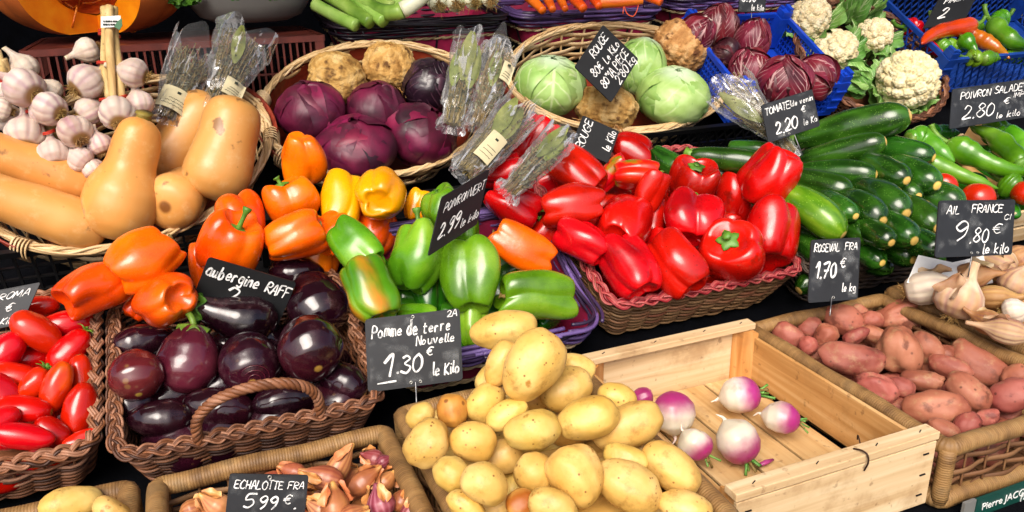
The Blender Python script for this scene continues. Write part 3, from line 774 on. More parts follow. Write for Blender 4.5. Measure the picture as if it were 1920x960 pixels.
def plastic_crate(name, label, M, w, d, h, mat, pattern='grid', nbar=14, rows=(.33, .66), th=.006, lugs=True, group=None):
    t = thing(name, label, 'crate', group, M)
    I = np.eye(3); Rz = np.array([[0, -1, 0], [1, 0, 0], [0, 0, 1.0]])
    for nm, L, R, off in (('wall', w, I, (0, -d/2, 0)), ('wall', w, I, (0, d/2, 0)), ('wall', d-.012, Rz, (-w/2, 0, 0)), ('wall', d-.012, Rz, (w/2, 0, 0))):
        a = Acc(); crate_wall(a, L, h, th, R, np.array(off), nbar if L == w else max(4, int(nbar*d/w)), rows, pattern=pattern)
        mobj(nm, a.mesh(nm, False), mat, t)
    a = Acc(); a.box((0, 0, -h+.004), (w-.014, d-.014, .004)); mobj('base', a.mesh('base', False), mat, t)
    if lugs:
        for sx in (-1, 1):
            for sy in (-1, 1):
                a = Acc(); x, y = sx*(w/2-.012), sy*(d/2-.012)
                a.box((x, y, -h*.5+.005), (.034, .034, h-.012)); a.box((x, y, .009), (.028, .028, .016)); a.box((x+sx*.008, y, .02), (.010, .024, .012)); a.box((x-sx*.008, y+sy*.008, .018), (.008, .010, .010))
                for q in (.25, .5, .75): a.box((x, y-.0185 if sy < 0 else y+.0185, -h*q), (.03, .004, .004))
                mobj('corner_post', a.mesh('corner_post', False), mat, t)
    return t
def rattan_tray(label, x0, x1, y0, y1, h=.10, r=.0112, rim='rattan_wrap', group='rattan trays in the front row', zt=0.0):
    cx, cy, w, d = (x0+x1)/2, (y0+y1)/2, x1-x0-2*r-.002, y1-y0-2*r
    t = thing('rattan_tray', label, 'tray', group, Matrix.Translation((cx, cy, zt-h)))
    pf = lambda n: rrect(w, d, .007, n)
    for nm, z in (('rim', h-r), ('bottom_rim', r)):
        a = Acc(); p = pf(240); zz = z+.0015*np.sin(np.arange(240)*.21)
        a.tube(np.column_stack([p, zz]), r*1.05, 10, closed=True, flat=(1.0, 1.05), up=(0, 0, 1)); mobj(nm, a.mesh(nm), M_(rim), t)
    for sx in (-1, 1):
        for sy in (-1, 1):
            a = Acc(); a.tube([(sx*w/2, sy*d/2, z) for z in np.linspace(r, h-r, 6)], r*.95, 8); mobj('corner_post', a.mesh('corner_post'), M_(rim), t)
    a = weave(pf, h-2.6*r, 5, 34, .0035, .0030, 1.0, (1.45, .55), seed(), zt=h-1.3*r, stake_r=.0016); mobj('woven_wall', a.mesh('woven_wall'), M_('rattan_open'), t)
    a = Acc()
    for k in range(13): a.box((-w/2+w*(k+.5)/13, 0, .004+.0006*(k % 2)), (w/13*.9, d, .003))
    mobj('base', a.mesh('base', False), M_('rattan_open'), t)
    return t
def tilt_frame(x, y, plane=None, z=None, s=None, yaw=0.0):
    s = plane.s if s is None else s
    z = plane.at(x, y)[2] if z is None else z
    k = sqrt(1+s*s); ex = np.array([1.0, 0, 0]); ey = np.array([0, 1/k, s/k]); ez = np.cross(ex, ey)
    c, q = cos(yaw), sin(yaw)
    return frame((x, y, z), c*ex+q*ey, -q*ex+c*ey, ez)
def base_of(M, h): return M @ Matrix.Translation((0, 0, -h))
# ------------------------------------------------------------------ ground and stall
a = Acc(); a.box((0, 0, -.93), (120, 120, .02)); g_ = mobj('ground', a.mesh('ground', False), M_('asphalt')); settag(g_, kind='structure')
stall = thing('market_stall', 'stepped market stall stand draped in black cloth under all the produce', 'stall', None, Matrix.Translation((.6, 1.2, -.92)))
def shelf(y0, z0, y1, z1, x0=-1.3, x1=3.2):
    a = Acc(); cx = (x0+x1)/2
    V = []
    for x in (x0, x1): V += [(x, y0, z0), (x, y1, z1), (x, y1, -.91), (x, y0, -.91)]
    V = np.array(V)-np.array([.6, 1.2, -.92])
    a.add(V, [[0, 4, 5, 1], [1, 5, 6, 2], [3, 2, 6, 7], [0, 3, 7, 4], [0, 1, 2, 3], [4, 7, 6, 5]])
    mobj('shelf', a.mesh('shelf', False), M_('stand_cloth'), stall)
shelf(.54, -.115, .972, -.115)
shelf(.975, -.142, 1.397, .045)
shelf(1.40, .02, 1.80, .20)
shelf(1.803, .30, 2.45, .30)
a = Acc(); a.box((1.0-.6, 2.47-1.2, .2+.92), (4.6, .02, 1.6)); mobj('back_board', a.mesh('back_board', False), M_('stand_cloth'), stall)

# canvas roof added out of view above the stall (it keeps the zenith sky off the produce and shows in the aubergines)
aw = thing('awning', 'cream canvas awning with a red valance, added out of view above the stall to soften its light', 'awning', None, Matrix.Translation((.8, 1.5, 2.0)))
a = Acc(); V = np.array([(-4, -.75, .0), (4, -.75, .0), (4, 2.5, .5), (-4, 2.5, .5)]); V = np.concatenate([V, V+np.array([0, 0, .004])]); a.add(V, [[0, 1, 2, 3], [7, 6, 5, 4], [0, 4, 5, 1], [1, 5, 6, 2], [2, 6, 7, 3], [3, 7, 4, 0]]); mobj('canvas', a.mesh('canvas', False), M_('awning_canvas'), aw)
a = Acc(); a.box((0, -.757, -.1), (8, .008, .2)); mobj('valance', a.mesh('valance', False), M_('awning_red'), aw)
# ------------------------------------------------------------------ front row: rattan trays and the wooden crate
rattan_tray('rattan tray of yellow potatoes at the bottom left corner', -.415, -.112, .60, .905)
rattan_tray('rattan tray of shallots in front of the aubergine basket', -.106, .188, .58, .898)
rattan_tray('rattan tray under the big mound of yellow potatoes', .196, .488, .555, .935)
rattan_tray('rattan tray of pink skinned potatoes right of the wooden crate', .800, 1.110, .572, .975, zt=-.014)
rattan_tray('rattan tray of dry garlic at the right edge', 1.114, 1.41, .60, .985, zt=-.008)

def bevel(o, w_=.0012):
    m = o.modifiers.new('bevel', 'BEVEL'); m.width = w_; m.segments = 2; m.limit_method = 'ANGLE'; return o
def wooden_crate():
    x0, x1, y0, y1, h = .497, .796, .588, .957, .105
    w, d = x1-x0, y1-y0
    t = thing('wooden_crate', 'pale wooden crate with a few turnips left inside', 'crate', None, Matrix.Translation(((x0+x1)/2, (y0+y1)/2, -h)))
    def bx(nm, c, s, mat, rot=0):
        a = Acc(); a.box(c, s, rot=rot); return bevel(mobj(nm, a.mesh(nm, False), M_(mat), t))
    for k in range(4):
        bx('floor_slat', (-w/2+.012+(w-.024)*(k+.5)/4, 0, .004), ((w-.024)/4-.0042, d-.012, .005), 'poplar_y')
    for sy in (-1, 1):
        bx('end_panel', (0, sy*(d/2-.003), h/2-.006), (w, .006, h-.013), 'poplar_x')
        b = bx('top_batten', (0, sy*(d/2-.010), h-.005), (w+.004, .022, .0105), 'poplar_x')
        for sx in (-1, 1):
            a = Acc(); x = sx*(w/2-.013); y = sy*(d/2-.0195)
            V = []; tri = [(x+sx*.011, y+sy*.0125), (x-sx*.019, y+sy*.0125), (x+sx*.011, y-sy*.014)]
            for z in (.007, h-.0112): V += [(p[0], p[1], z) for p in tri]
            V = np.array(V); a.add(V, [[0, 1, 4, 3], [1, 2, 5, 4], [2, 0, 3, 5]]); a.add(V, [[0, 1, 2], [3, 5, 4]])
            mobj('corner_post', a.mesh('corner_post', False), M_('pine_post'), t)
        for (sx, z) in [(s_, z_) for s_ in (-1, 1) for z_ in (.018, .048, .078)]:
            a = Acc(); a.box((sx*(w/2-.016), sy*(d/2+.0006), z), (.009, .0012, .0018)); mobj('staple', a.mesh('staple', False), M_('staple'), t)
        for xx in (-.12, -.03, .06, .13):
            a = Acc(); a.box((xx, sy*(d/2-.010), h+.0005), (.007, .0012, .0010), rot=.5); mobj('staple', a.mesh('staple', False), M_('staple'), t)
    for sx in (-1, 1):
        bx('side_plank', (sx*(w/2-.003), 0, .046), (.006, d-.013, .078), 'pine_orange')
    a = Acc(); y = -d/2+.008
    a.tube(catmull([(.028, y+.006, h+.001), (.030, y-.004, h+.004), (.032, y-.011, h+.002), (.033, y-.013, h-.008), (.0325, y-.0095, h-.021)], 18), .0011, 6)
    mobj('bent_nail', a.mesh('bent_nail'), M_('nail_rust'), t)
    a = Acc(); a.tube(catmull([(.045, y+.012, h-.002), (.05, y+.022, h+.004), (.053, y+.025, h-.004)], 10), .0009, 6); mobj('bent_nail', a.mesh('bent_nail'), M_('nail_rust'), t)
wooden_crate()

# green trade board below the pink potato tray
def trade_board():
    c0 = Vector(atY(1834, 944, .553))
    t = thing('trade_board', 'green printed trader board below the pink potato tray, bottom right corner', 'sign', None, Matrix.Translation(c0))
    W, H = .30, .085
    def pl(nm, x0, x1, z0, z1, y, mat, th=.002):
        a = Acc(); a.box(((x0+x1)/2, y, (z0+z1)/2), (x1-x0, th, z1-z0)); return mobj(nm, a.mesh(nm, False), M_(mat), t)
    pl('board', -.005, W, -H, .008, 0, 'sign_green', .004)
    pl('board_edge', -.025, -.0055, -H, .008, .001, 'zinc', .004)
    def txt(s_, x, z, size, mat='sign_white', it=0.0):
        c = bpy.data.curves.new('lettering', 'FONT'); c.body = s_; c.size = size; c.extrude = .0003; c.shear = it
        o = bpy.data.objects.new('lettering', c); COL.objects.link(o)
        dg = bpy.context.evaluated_depsgraph_get(); me = bpy.data.meshes.new_from_object(o.evaluated_get(dg)); bpy.data.objects.remove(o)
        o = mobj('lettering', me, M_(mat), t, Matrix.Translation((x, -.0028, z)) @ Matrix.Rotation(pi/2, 4, 'X')); return o
    txt('Pierre JACQ', .004, -.010, .0150)
    a = Acc()
    for i, z in enumerate((-.022, -.027, -.032, -.037)):
        for k in range(7): a.box((.030+k*.0055, -.0024, z), (.0042, .0008, .0018))
    for i, z in enumerate((-.010, -.017, -.024, -.031)):
        for k in range(5): a.box((.085+k*.007, -.0024, z), (.0052, .0008, .0024))
    a.box((.0775, -.0024, -.03), (.0008, .0008, .05))
    mobj('fine_print', a.mesh('fine_print', False), M_('sign_white'), t)
    a = Acc(); P = np.array([(-.010, 0), (-.009, .010), (0, .016), (.009, .010), (.010, 0), (.004, -.012), (-.004, -.012)])
    for sc_, y, mt, nm in ((1.12, -.0024, 'sign_white', 'emblem_edge'), (1.0, -.0030, 'sign_red', 'emblem')):
        a = Acc(); n = len(P); V = np.concatenate([np.column_stack([P[:, 0]*sc_+.014, np.full(n, y), P[:, 1]*sc_-.034]), np.column_stack([P[:, 0]*sc_+.014, np.full(n, y+.0008), P[:, 1]*sc_-.034])])
        a.add(V, np.arange(n)[None]); a.add(np.zeros((0, 3)), np.zeros((0, 4), int)) if False else None
        a.f[-1] = a.f[-1]; mobj(nm, a.mesh(nm, False), M_(mt), t)
trade_board()

# ------------------------------------------------------------------ second row baskets
def woven_basket(name, label, M, w, d, h, mat, rimmat, rimkind='braid', flare=.86, rows=12, stakes=30, rad=.0034, gap=None, corner=.03, group=None, handle=None):
    t = thing(name, label, 'basket', group, base_of(M, h))
    pf = lambda n: rrect(w, d, corner, n)
    a = weave(pf, h-.006, rows, stakes, .0036, rad, flare, None, seed(), zt=h-.004, gap=gap, stake_r=rad*.8); mobj('woven_wall', a.mesh('woven_wall'), M_(mat), t)
    if rimkind == 'braid':
        a = plait(pf, 760, 3, 19, .0060, .0032, .0018, h, seed(), 3)
    else:
        a = braid(pf, 420, 4, 9, .0075, .0042, h, seed(), 1.0)
    mobj('rim', a.mesh('rim'), M_(rimmat), t)
    a = Acc(); p = pf(80)*flare
    V = np.column_stack([p, np.full(80, .003)]); a.add(V, np.arange(80)[None]); V[:, 2] += .002; mobj('base', a.mesh('base', False), M_(mat), t)
    if handle:
        for (x0, x1, y, hh) in handle:
            arc = [(x0, y, h-.01), (x0+.004, y, h+hh*.45), (x0+(x1-x0)*.2, y-.004, h+hh*.85), ((x0+x1)/2, y-.006, h+hh), (x1-(x1-x0)*.2, y-.004, h+hh*.85), (x1-.004, y, h+hh*.45), (x1, y, h-.01)]
            q = catmull(arc, 70); a = Acc(); s = np.linspace(0, 1, 70); tg = np.gradient(q, axis=0); tg /= np.linalg.norm(tg, axis=1)[:, None]
            n1 = np.cross(tg, np.array([0, 1, 0])); n2 = np.cross(tg, n1)
            for j in range(4):
                an = 2*pi*(8*s+j/4); a.tube(q+.0042*(np.cos(an)[:, None]*n1+np.sin(an)[:, None]*n2), .0036, 6, v0=float(j*3+7))
            mobj('handle', a.mesh('handle'), M_(rimmat), t)
    return t
PA = Plane(.955, -.008, .32)
woven_basket('wicker_basket', 'brown wicker basket of plum tomatoes at the left edge', tilt_frame(-.326, 1.135, Plane(1.0, 0.0, .40)), .325, .30, .095, 'willow_brown', 'willow_brown', rows=20, stakes=34, rad=.0021, gap=(.68, .79))
woven_basket('wicker_basket', 'brown wicker basket of aubergines with a twisted rim handle', tilt_frame(.026, 1.105, PA), .335, .30, .090, 'willow_brown', 'willow_brown', rows=20, stakes=36, rad=.0021, handle=[(-.072, .082, -.15, .080)])
woven_basket('red_rimmed_basket', 'willow basket with a red braided rim full of red peppers', tilt_frame(.795, 1.225, P2), .392, .385, .11, 'willow_greybrown', 'willow_red', rows=19, stakes=38, rad=.0026)
woven_basket('dark_willow_basket', 'dark willow basket under the stacked courgettes', tilt_frame(1.195, 1.22, Plane(1.0, -.02, .42)), .34, .36, .10, 'willow_dark', 'willow_dark', rows=13, stakes=30, rad=.0034)
def lined_basket(label, M, w, d, h, rods=44, rmat='willow_purple', group='dark willow baskets with pink lining', rad=.0030, rows=4):
    t = thing('lined_basket', label, 'basket', group, base_of(M, h))
    pf = lambda n: rrect(w, d, .04, n)
    a = Acc(); n = 96; G = []
    p = pf(n); rng = np.random.default_rng(seed())
    for f in np.linspace(0, 1, 6):
        q = p*(.84+.14*f); G.append(np.column_stack([q+.003*rng.normal(size=q.shape)*.4, np.full(n, .003+(h-.012)*f)]))
    G = np.array(G); G = np.concatenate([G, G[:, :1]], 1); a.grid(G); a.grid((G*np.array([.985, .985, 1]))[:, ::-1]); a.add(np.column_stack([p*.84, np.full(n, .003)]), np.arange(n)[None]); mobj('pink_lining', a.mesh('pink_lining'), M_('pink_lining'), t)
    a = loose_rim(pf, 300, rods, .010, rad, h-.004, seed()); a2 = weave(pf, .028, rows, 26, .004, rad, .96, None, seed(), zt=h-.006)
    a.v += a2.v; a.f += [f+a.n for f in a2.f]; a.uv += a2.uv; a.n += a2.n
    mobj('rim', a.mesh('rim'), M_(rmat), t)
    for k in range(14):
        a = Acc(); b = p[int(k*n/14)]; a.tube([np.append(b*(.852+.14*f), .003+(h-.012)*f) for f in (0, .5, 1)], .0026, 5, v0=float(k))
        mobj('stake', a.mesh('stake'), M_('willow_black'), t)
    for z, sc_ in ((h*.52, .935), (h*.06, .87)):
        a = braid(lambda n_: pf(n_)*sc_, 300, 2, 26, .0022, .0022, z, seed()); mobj('rope', a.mesh('rope'), M_('rope_pale'), t)
    return t
lined_basket('purple willow basket lined in pink under the green and yellow peppers', tilt_frame(.398, 1.155, P2), .34, .30, .10)
plastic_crate('black_crate', 'black plastic crate showing between the tomatoes and the squash basket', tilt_frame(-.16, 1.345, Plane(1.4, .135, .45)), .56, .15, .10, M_('plastic_black'), 'grid', 22, (.35, .68), group='black plastic crates')
plastic_crate('black_crate', 'black plastic crate in the dark behind the green and yellow peppers', tilt_frame(.42, 1.375, Plane(1.4, .135, .45)), .50, .12, .10, M_('plastic_black'), 'grid', 20, (.35, .68), group='black plastic crates')
plastic_crate('black_crate', 'black plastic crate under the front of the white cabbage basket', tilt_frame(1.03, 1.445, P3, z=.155), .62, .15, .10, M_('plastic_black'), 'diag', 24, (.5,), group='black plastic crates')
# long green peppers stand in a thin wooden crate
def thin_crate():
    M = tilt_frame(1.60, 1.245, Plane(1.0, .005, .42)); w, d, h = .43, .34, .10
    t = thing('thin_wooden_crate', 'thin pale wooden crate of tomatoes and long green peppers at the right edge', 'crate', None, base_of(M, h))
    for sx in (-1, 1):
        a = Acc(); a.box((sx*w/2, 0, h/2), (.006, d-.012, h)); bevel(mobj('side_plank', a.mesh('side_plank', False), M_('poplar_y'), t))
    for sy in (-1, 1):
        for k in range(2 if sy < 0 else 1):
            a = Acc(); a.box((0, sy*d/2, .022+k*.05), (w+.006, .006, .042)); bevel(mobj('end_plank', a.mesh('end_plank', False), M_('poplar_x'), t))
    a = Acc(); a.box((0, 0, .004), (w-.01, d-.014, .005)); mobj('base', a.mesh('base', False), M_('poplar_x'), t)
    a = Acc(); a.box((.02, -.02, h*.72), (w-.03, .10, .003)); bevel(mobj('divider', a.mesh('divider', False), M_('pine_orange'), t))
thin_crate()

# ------------------------------------------------------------------ third row: pale oval baskets
def oval_basket(label, cx, cy, A, B, yaw, s, h=.12, full_weave=True, handles=True, group='pale oval baskets'):
    M = tilt_frame(cx, cy, P3, s=s, yaw=yaw)
    t = thing('oval_basket', label, 'basket', group, base_of(M, h))
    pf = lambda n: ellp(A, B, n)
    a = weave(pf, h-.006, 9 if full_weave else 4, 22, .004, .0046, .74, (1.35, .35), seed(), zt=h, stake_r=.0028, power=.6); mobj('woven_wall', a.mesh('woven_wall'), M_('split_pale'), t)
    a = loose_rim(pf, 320, 40, .0062, .0026, h+.001, seed(), .3); b = braid(pf, 420, 3, 12, .005, .0026, h+.001, seed(), 1.0)
    a.v += b.v; a.f += [f+a.n for f in b.f]; a.uv += b.uv; a.n += b.n
    mobj('rim', a.mesh('rim'), M_('split_pale'), t)
    n = 72; p = pf(n)
    if not full_weave:
        a = Acc(); G = np.array([np.column_stack([p*k, np.full(n, z)]) for k, z in ((.985, h-.008), (.93, h-.045))]); G = np.concatenate([G, G[:, :1]], 1); a.grid(G); a.grid((G*np.array([.985, .985, 1]))[:, ::-1]); mobj('hoop', a.mesh('hoop'), M_('wood_redbrown'), t)
        a = Acc(); G = np.array([np.column_stack([p*k, np.full(n, z)]) for k, z in ((.88, h-.058), (.78, .03))]); G = np.concatenate([G, G[:, :1]], 1); a.grid(G); a.grid((G*np.array([.985, .985, 1]))[:, ::-1]); mobj('hoop', a.mesh('hoop'), M_('wood_redbrown'), t)
    a = Acc(); a.add(np.column_stack([p*.74, np.full(n, .003)]), np.arange(n)[None]); mobj('base', a.mesh('base', False), M_('wood_redbrown'), t)
    if handles:
        for sx in (0, pi):
            th = np.linspace(sx-.42, sx+.42, 18); a = Acc()
            G = np.array([np.column_stack([(A+k)*np.cos(th), (B+k)*np.sin(th), np.full(18, z)]) for k, z in ((.004, h-.030), (.013, h+.006), (.016, h+.006), (.007, h-.030))])
            a.grid(G); a.grid(G[[3, 0]]); mobj('handle', a.mesh('handle'), M_('wood_redbrown'), t)
            for e in (-.42, .42):
                a = Acc(); q = sx+e
                for k in range(5):
                    c = q-.06+.03*k; o = np.array([A*cos(c), B*sin(c), 0]); nrm_ = nrm(np.array([cos(c)/A, sin(c)/B, 0]))
                    ring = [o+nrm_*(.004+.014*cos(x))+np.array([0, 0, h-.012+.022*sin(x)]) for x in np.linspace(0, 2*pi, 14, endpoint=False)]
                    a.tube(ring, .0022, 5, closed=True, flat=(.6, 1.4), v0=float(k*7))
                mobj('binding', a.mesh('binding'), M_('split_pale'), t)
    return M
MB = oval_basket('pale oval basket of butternut squash with a wooden handle, at left', -.091, 1.542, .245, .175, .406, .786, .13)
MR = oval_basket('pale oval basket with red hoops holding red cabbages', .37, 1.611, .236, .170, .128, .87, .12, False)
MW = oval_basket('pale woven basket of white cabbages and celeriac', .949, 1.641, .281, .166, -.006, .814, .12)
def cauli_basket():
    M = tilt_frame(1.692, 1.63, P3, s=.87); h = .11
    t = thing('round_wicker_basket', 'brown round wicker basket of cauliflowers', 'basket', None, base_of(M, h)); pf = lambda n: ellp(.218, .206, n)
    a = weave(pf, h-.004, 14, 28, .004, .0036, .72, None, seed(), zt=h, stake_r=.003, power=.6); mobj('woven_wall', a.mesh('woven_wall'), M_('willow_brown'), t)
    a = plait(pf, 560, 3, 12, .006, .003, .0026, h+.002, seed(), 2); mobj('rim', a.mesh('rim'), M_('willow_brown'), t)
    a = Acc(); p = pf(72)*.72; a.add(np.column_stack([p, np.full(72, .003)]), np.arange(72)[None]); mobj('base', a.mesh('base', False), M_('willow_brown'), t)
    q = catmull([(-.05, .205, h), (-.04, .215, h+.06), (.02, .22, h+.085), (.08, .215, h+.06), (.10, .19, h)], 60); a = Acc(); s = np.linspace(0, 1, 60)
    for j in range(3):
        an = 2*pi*(9*s+j/3); a.tube(q+.004*np.stack([np.cos(an), .3*np.sin(an), np.sin(an)], 1), .0036, 6, v0=float(j*5))
    mobj('handle', a.mesh('handle'), M_('willow_brown'), t)
cauli_basket()
def crate_from(name, label, TL, TR, Y, s, d, h, mat, pattern, nbar, rows, dz=0, group=None, lugs=True):
    A, B = atY(*TL, Y), atY(*TR, Y); w = float(np.linalg.norm(B-A)); c = (A+B)/2; k = sqrt(1+s*s)
    cy, cz = c[1]+d/2/k, c[2]+s*d/2/k+dz
    return plastic_crate(name, label, tilt_frame(c[0], cy, z=cz, s=s), w, d, h, M_(mat), pattern, nbar, rows, lugs=lugs, group=group)
crate_from('blue_crate', 'bright blue plastic crate of radicchio', (1394, 177), (1592, 148), 1.50, .60, .29, .10, 'plastic_blue', 'grid', 26, (.2, .4, .6, .8))
crate_from('blue_crate', 'darker blue plastic crate of hot peppers at the top right', (1778, 128), (2075, 70), 1.54, .62, .30, .115, 'plastic_darkblue', 'diag', 22, ())
# ------------------------------------------------------------------ back row
crate_from('brown_crate', 'upturned red brown plastic crate carrying the cut pumpkin and zinc tub', (42, 106), (604, 56), 1.74, 0.0, .34, .15, 'plastic_brown', 'grid', 40, (.52,), lugs=False)
a = Acc(); a.box((0, 0, -.002), (.53, .325, .005)); mobj('top_plate', a.mesh('top_plate', False), M_('plastic_brown'), bpy.data.objects['brown_crate'])
P4 = Plane(1.8, .43, 0.0)
lined_basket('black willow basket with pink lining holding leeks at the back', tilt_frame(.525, 1.90, z=.452, s=.12, yaw=.03), .40, .24, .085, 60, 'willow_black', rad=.0034)
lined_basket('dark purple willow basket with pink lining holding carrots', tilt_frame(.962, 1.93, z=.455, s=.12, yaw=.02), .40, .24, .085, 60, rad=.0034)
lined_basket('dark willow basket at the back behind the radicchio, cut by the top edge', tilt_frame(1.42, 1.95, z=.475, s=.12), .42, .24, .085, 60, rad=.0034)
# ------------------------------------------------------------------ vegetables
def row(px, py, L, W, ang, tilt, label, **k): return dict(px=px, py=py, L=L, W=W, ang=ang, tilt=tilt, label=label, **k)

# plum tomatoes
TOM = [
 row(58, 672, 90, 58, 10, 0, 'deep lying plum tomato behind the green calyx in the left basket', lift=-.03),
 row(77, 575, 62, 42, 10, 10, 'small plum tomato at the back, against the edge of the Roma sign'),
 row(125, 610, 92, 60, 12, 5, 'plump plum tomato under the leftmost red orange pepper, pointing right'),
 row(70, 623, 98, 66, -38, 5, 'plum tomato just right of the Roma sign, slanting down to the right'),
 row(10, 662, 82, 66, 60, 10, 'rounded plum tomato below the Roma sign, cut by the left edge'),
 row(152, 707, 85, 48, 100, 5, 'slim plum tomato squeezed against the right rim of the tomato basket'),
 row(130, 660, 92, 62, 58, 0, 'plum tomato with a pale scar, against the basket rim', calyx=1),
 row(28, 708, 86, 62, -10, 10, 'plum tomato lying level left of the green calyx', calyx=0),
 row(64, 720, 66, 50, 60, 10, 'half hidden plum tomato with the large green calyx', calyx=2),
 row(6, 735, 88, 52, -48, 0, 'plum tomato at the left edge pointing down to the right'),
 row(106, 725, 94, 56, 76, 8, 'upright glossy plum tomato in the middle of the left basket'),
 row(150, 768, 98, 64, 84, 0, 'long plum tomato standing at the right front of its basket'),
 row(44, 768, 90, 62, -5, 15, 'round looking plum tomato facing the shopper with its tip'),
 row(100, 812, 74, 52, -35, 0, 'plum tomato near the front rim with a dark calyx on its right', calyx=1),
 row(152, 824, 66, 34, 28, 0, 'narrow plum tomato tucked into the right front basket corner', calyx=1),
 row(42, 818, 104, 52, -8, 10, 'broad plum tomato along the front rim with a pale stem scar'),
 row(-2, 790, 70, 50, 30, 0, 'plum tomato cut by the left edge just above the front rim'),
 row(28, 888, 84, 44, 4, 0, 'plum tomato seen through the gap in the wicker front', lift=-.055, fixed=1),
]
def mk_tomato(it):
    k = it.k; s = seed(); body = ovoid_mesh(it.L*1.03, it.W*.94, s, .72, .06, lump=.035, nip=.02).mesh('body')
    g = 'plum tomatoes'
    if k.get('calyx', 0):
        t = thing('plum_tomato', k['label'], 'tomato', g, it.M); mobj('body', body, M_('tomato'), t)
        mobj('calyx', star_calyx(it.W*(.34 if k['calyx'] == 1 else .5), s, 5, .35, .2, it.L*.495).mesh('calyx'), M_('stem_green'), t)
    else: settag(mobj('plum_tomato', body, M_('tomato'), None, it.M), k['label'], 'tomato', g)
for it in pile(Plane(1.0, 0, .42), TOM, -.008): mk_tomato(it)

# aubergines; z axis points to the stem
AUB = [
 row(262, 755, 110, 90, 20, -30, 'shadowed aubergine low in the left front of its basket', lift=-.035),
 row(536, 752, 124, 66, 10, 0, 'dark aubergine seen under the twisted wicker handle', lift=-.02),
 row(411, 765, 132, 76, 170, 0, 'dark aubergine left of the twisted handle, near the front rim', lift=-.02),
 row(300, 785, 116, 72, 185, -10, 'black aubergine at the left front corner of the basket', lift=-.015),
 row(556, 512, 104, 66, 0, 0, 'aubergine furthest back, under the orange pepper with the stem at its right'),
 row(268, 640, 112, 66, 18, 0, 'aubergine at the back left of its basket, behind the reddish ones', lift=-.01),
 row(640, 714, 106, 74, 150, -20, 'aubergine at the right front, with a ringed scar on its tip', lift=-.01),
 row(255, 700, 98, 98, 100, -35, 'reddish round aubergine at the far left of its basket', red=1),
 row(592, 566, 132, 112, 120, -42, 'big round aubergine at the back right with a pale tip spot'),
 row(440, 592, 158, 96, 168, 5, 'pear shaped aubergine with a green stem cap, in front of its price sign', cap=1, pear=1, lift=.02),
 row(582, 648, 128, 122, 110, -48, 'large round aubergine in front of the back right one'),
 row(352, 672, 132, 112, 82, 0, 'reddish purple upright aubergine with its green cap at the top', cap=1, red=1),
 row(467, 675, 120, 110, 100, -52, 'round aubergine facing front with a ring scar, above the handle', scar=1),
]
for it in pile(PA, AUB, .01, maxpull=.06):
    k = it.k; s = seed()
    t = thing('aubergine', k['label'], 'aubergine', 'aubergines', it.M)
    if k.get('pear'): me = profile_mesh(it.L, it.W, [(0, 0), (.02, .4), (.12, .8), (.3, 1), (.5, .9), (.72, .62), (.9, .46), (.98, .3), (1, 0)], s, bend=.06).mesh('body')
    else: me = profile_mesh(it.L, it.W, [(0, 0), (.02, .32), (.1, .7), (.3, .98), (.48, 1), (.72, .84), (.9, .52), (.98, .25), (1, 0)], s, lump=.03).mesh('body')
    mobj('body', me, M_('aubergine_reddish' if k.get('red') else 'aubergine'), t)
    if k.get('cap'):
        a = Acc(); L, W = it.L, it.W; r0 = .24 if not k.get('pear') else .27
        def cap(th, tt, L=L, W=W, r0=r0):
            r = W*r0*np.sin(pi*tt)**.6*(1+.0*th); z = L*.49-(1-tt)*L*.10*(1+.6*np.cos(5*th)); r = W*(.05+r0*(1-tt)**.6)*(tt < .999)*(tt > .001); return r*np.cos(th), r*np.sin(th), z
        a.radial(cap, 30, 10); a.tube(catmull([(0, 0, L*.46), (0, W*.05, L*.55), (W*.08, W*.12, L*.63)], 10), [W*.055]*9+[W*.065], 8)
        mobj('stem_cap', a.mesh('stem_cap'), M_('stem_green'), t)
    if k.get('scar'):
        a = Acc(); W = it.W
        for rr in (.10, .17, .24): a.tube([(rr*W*cos(x)*1.0+.06*W, rr*W*sin(x), -it.L*.5+it.L*.10*(rr*3.2)**1.7) for x in np.linspace(0, 2*pi, 26, endpoint=False)], W*.008, 5, closed=True)
        mobj('scar', a.mesh('scar'), M_('aubergine_reddish'), t)

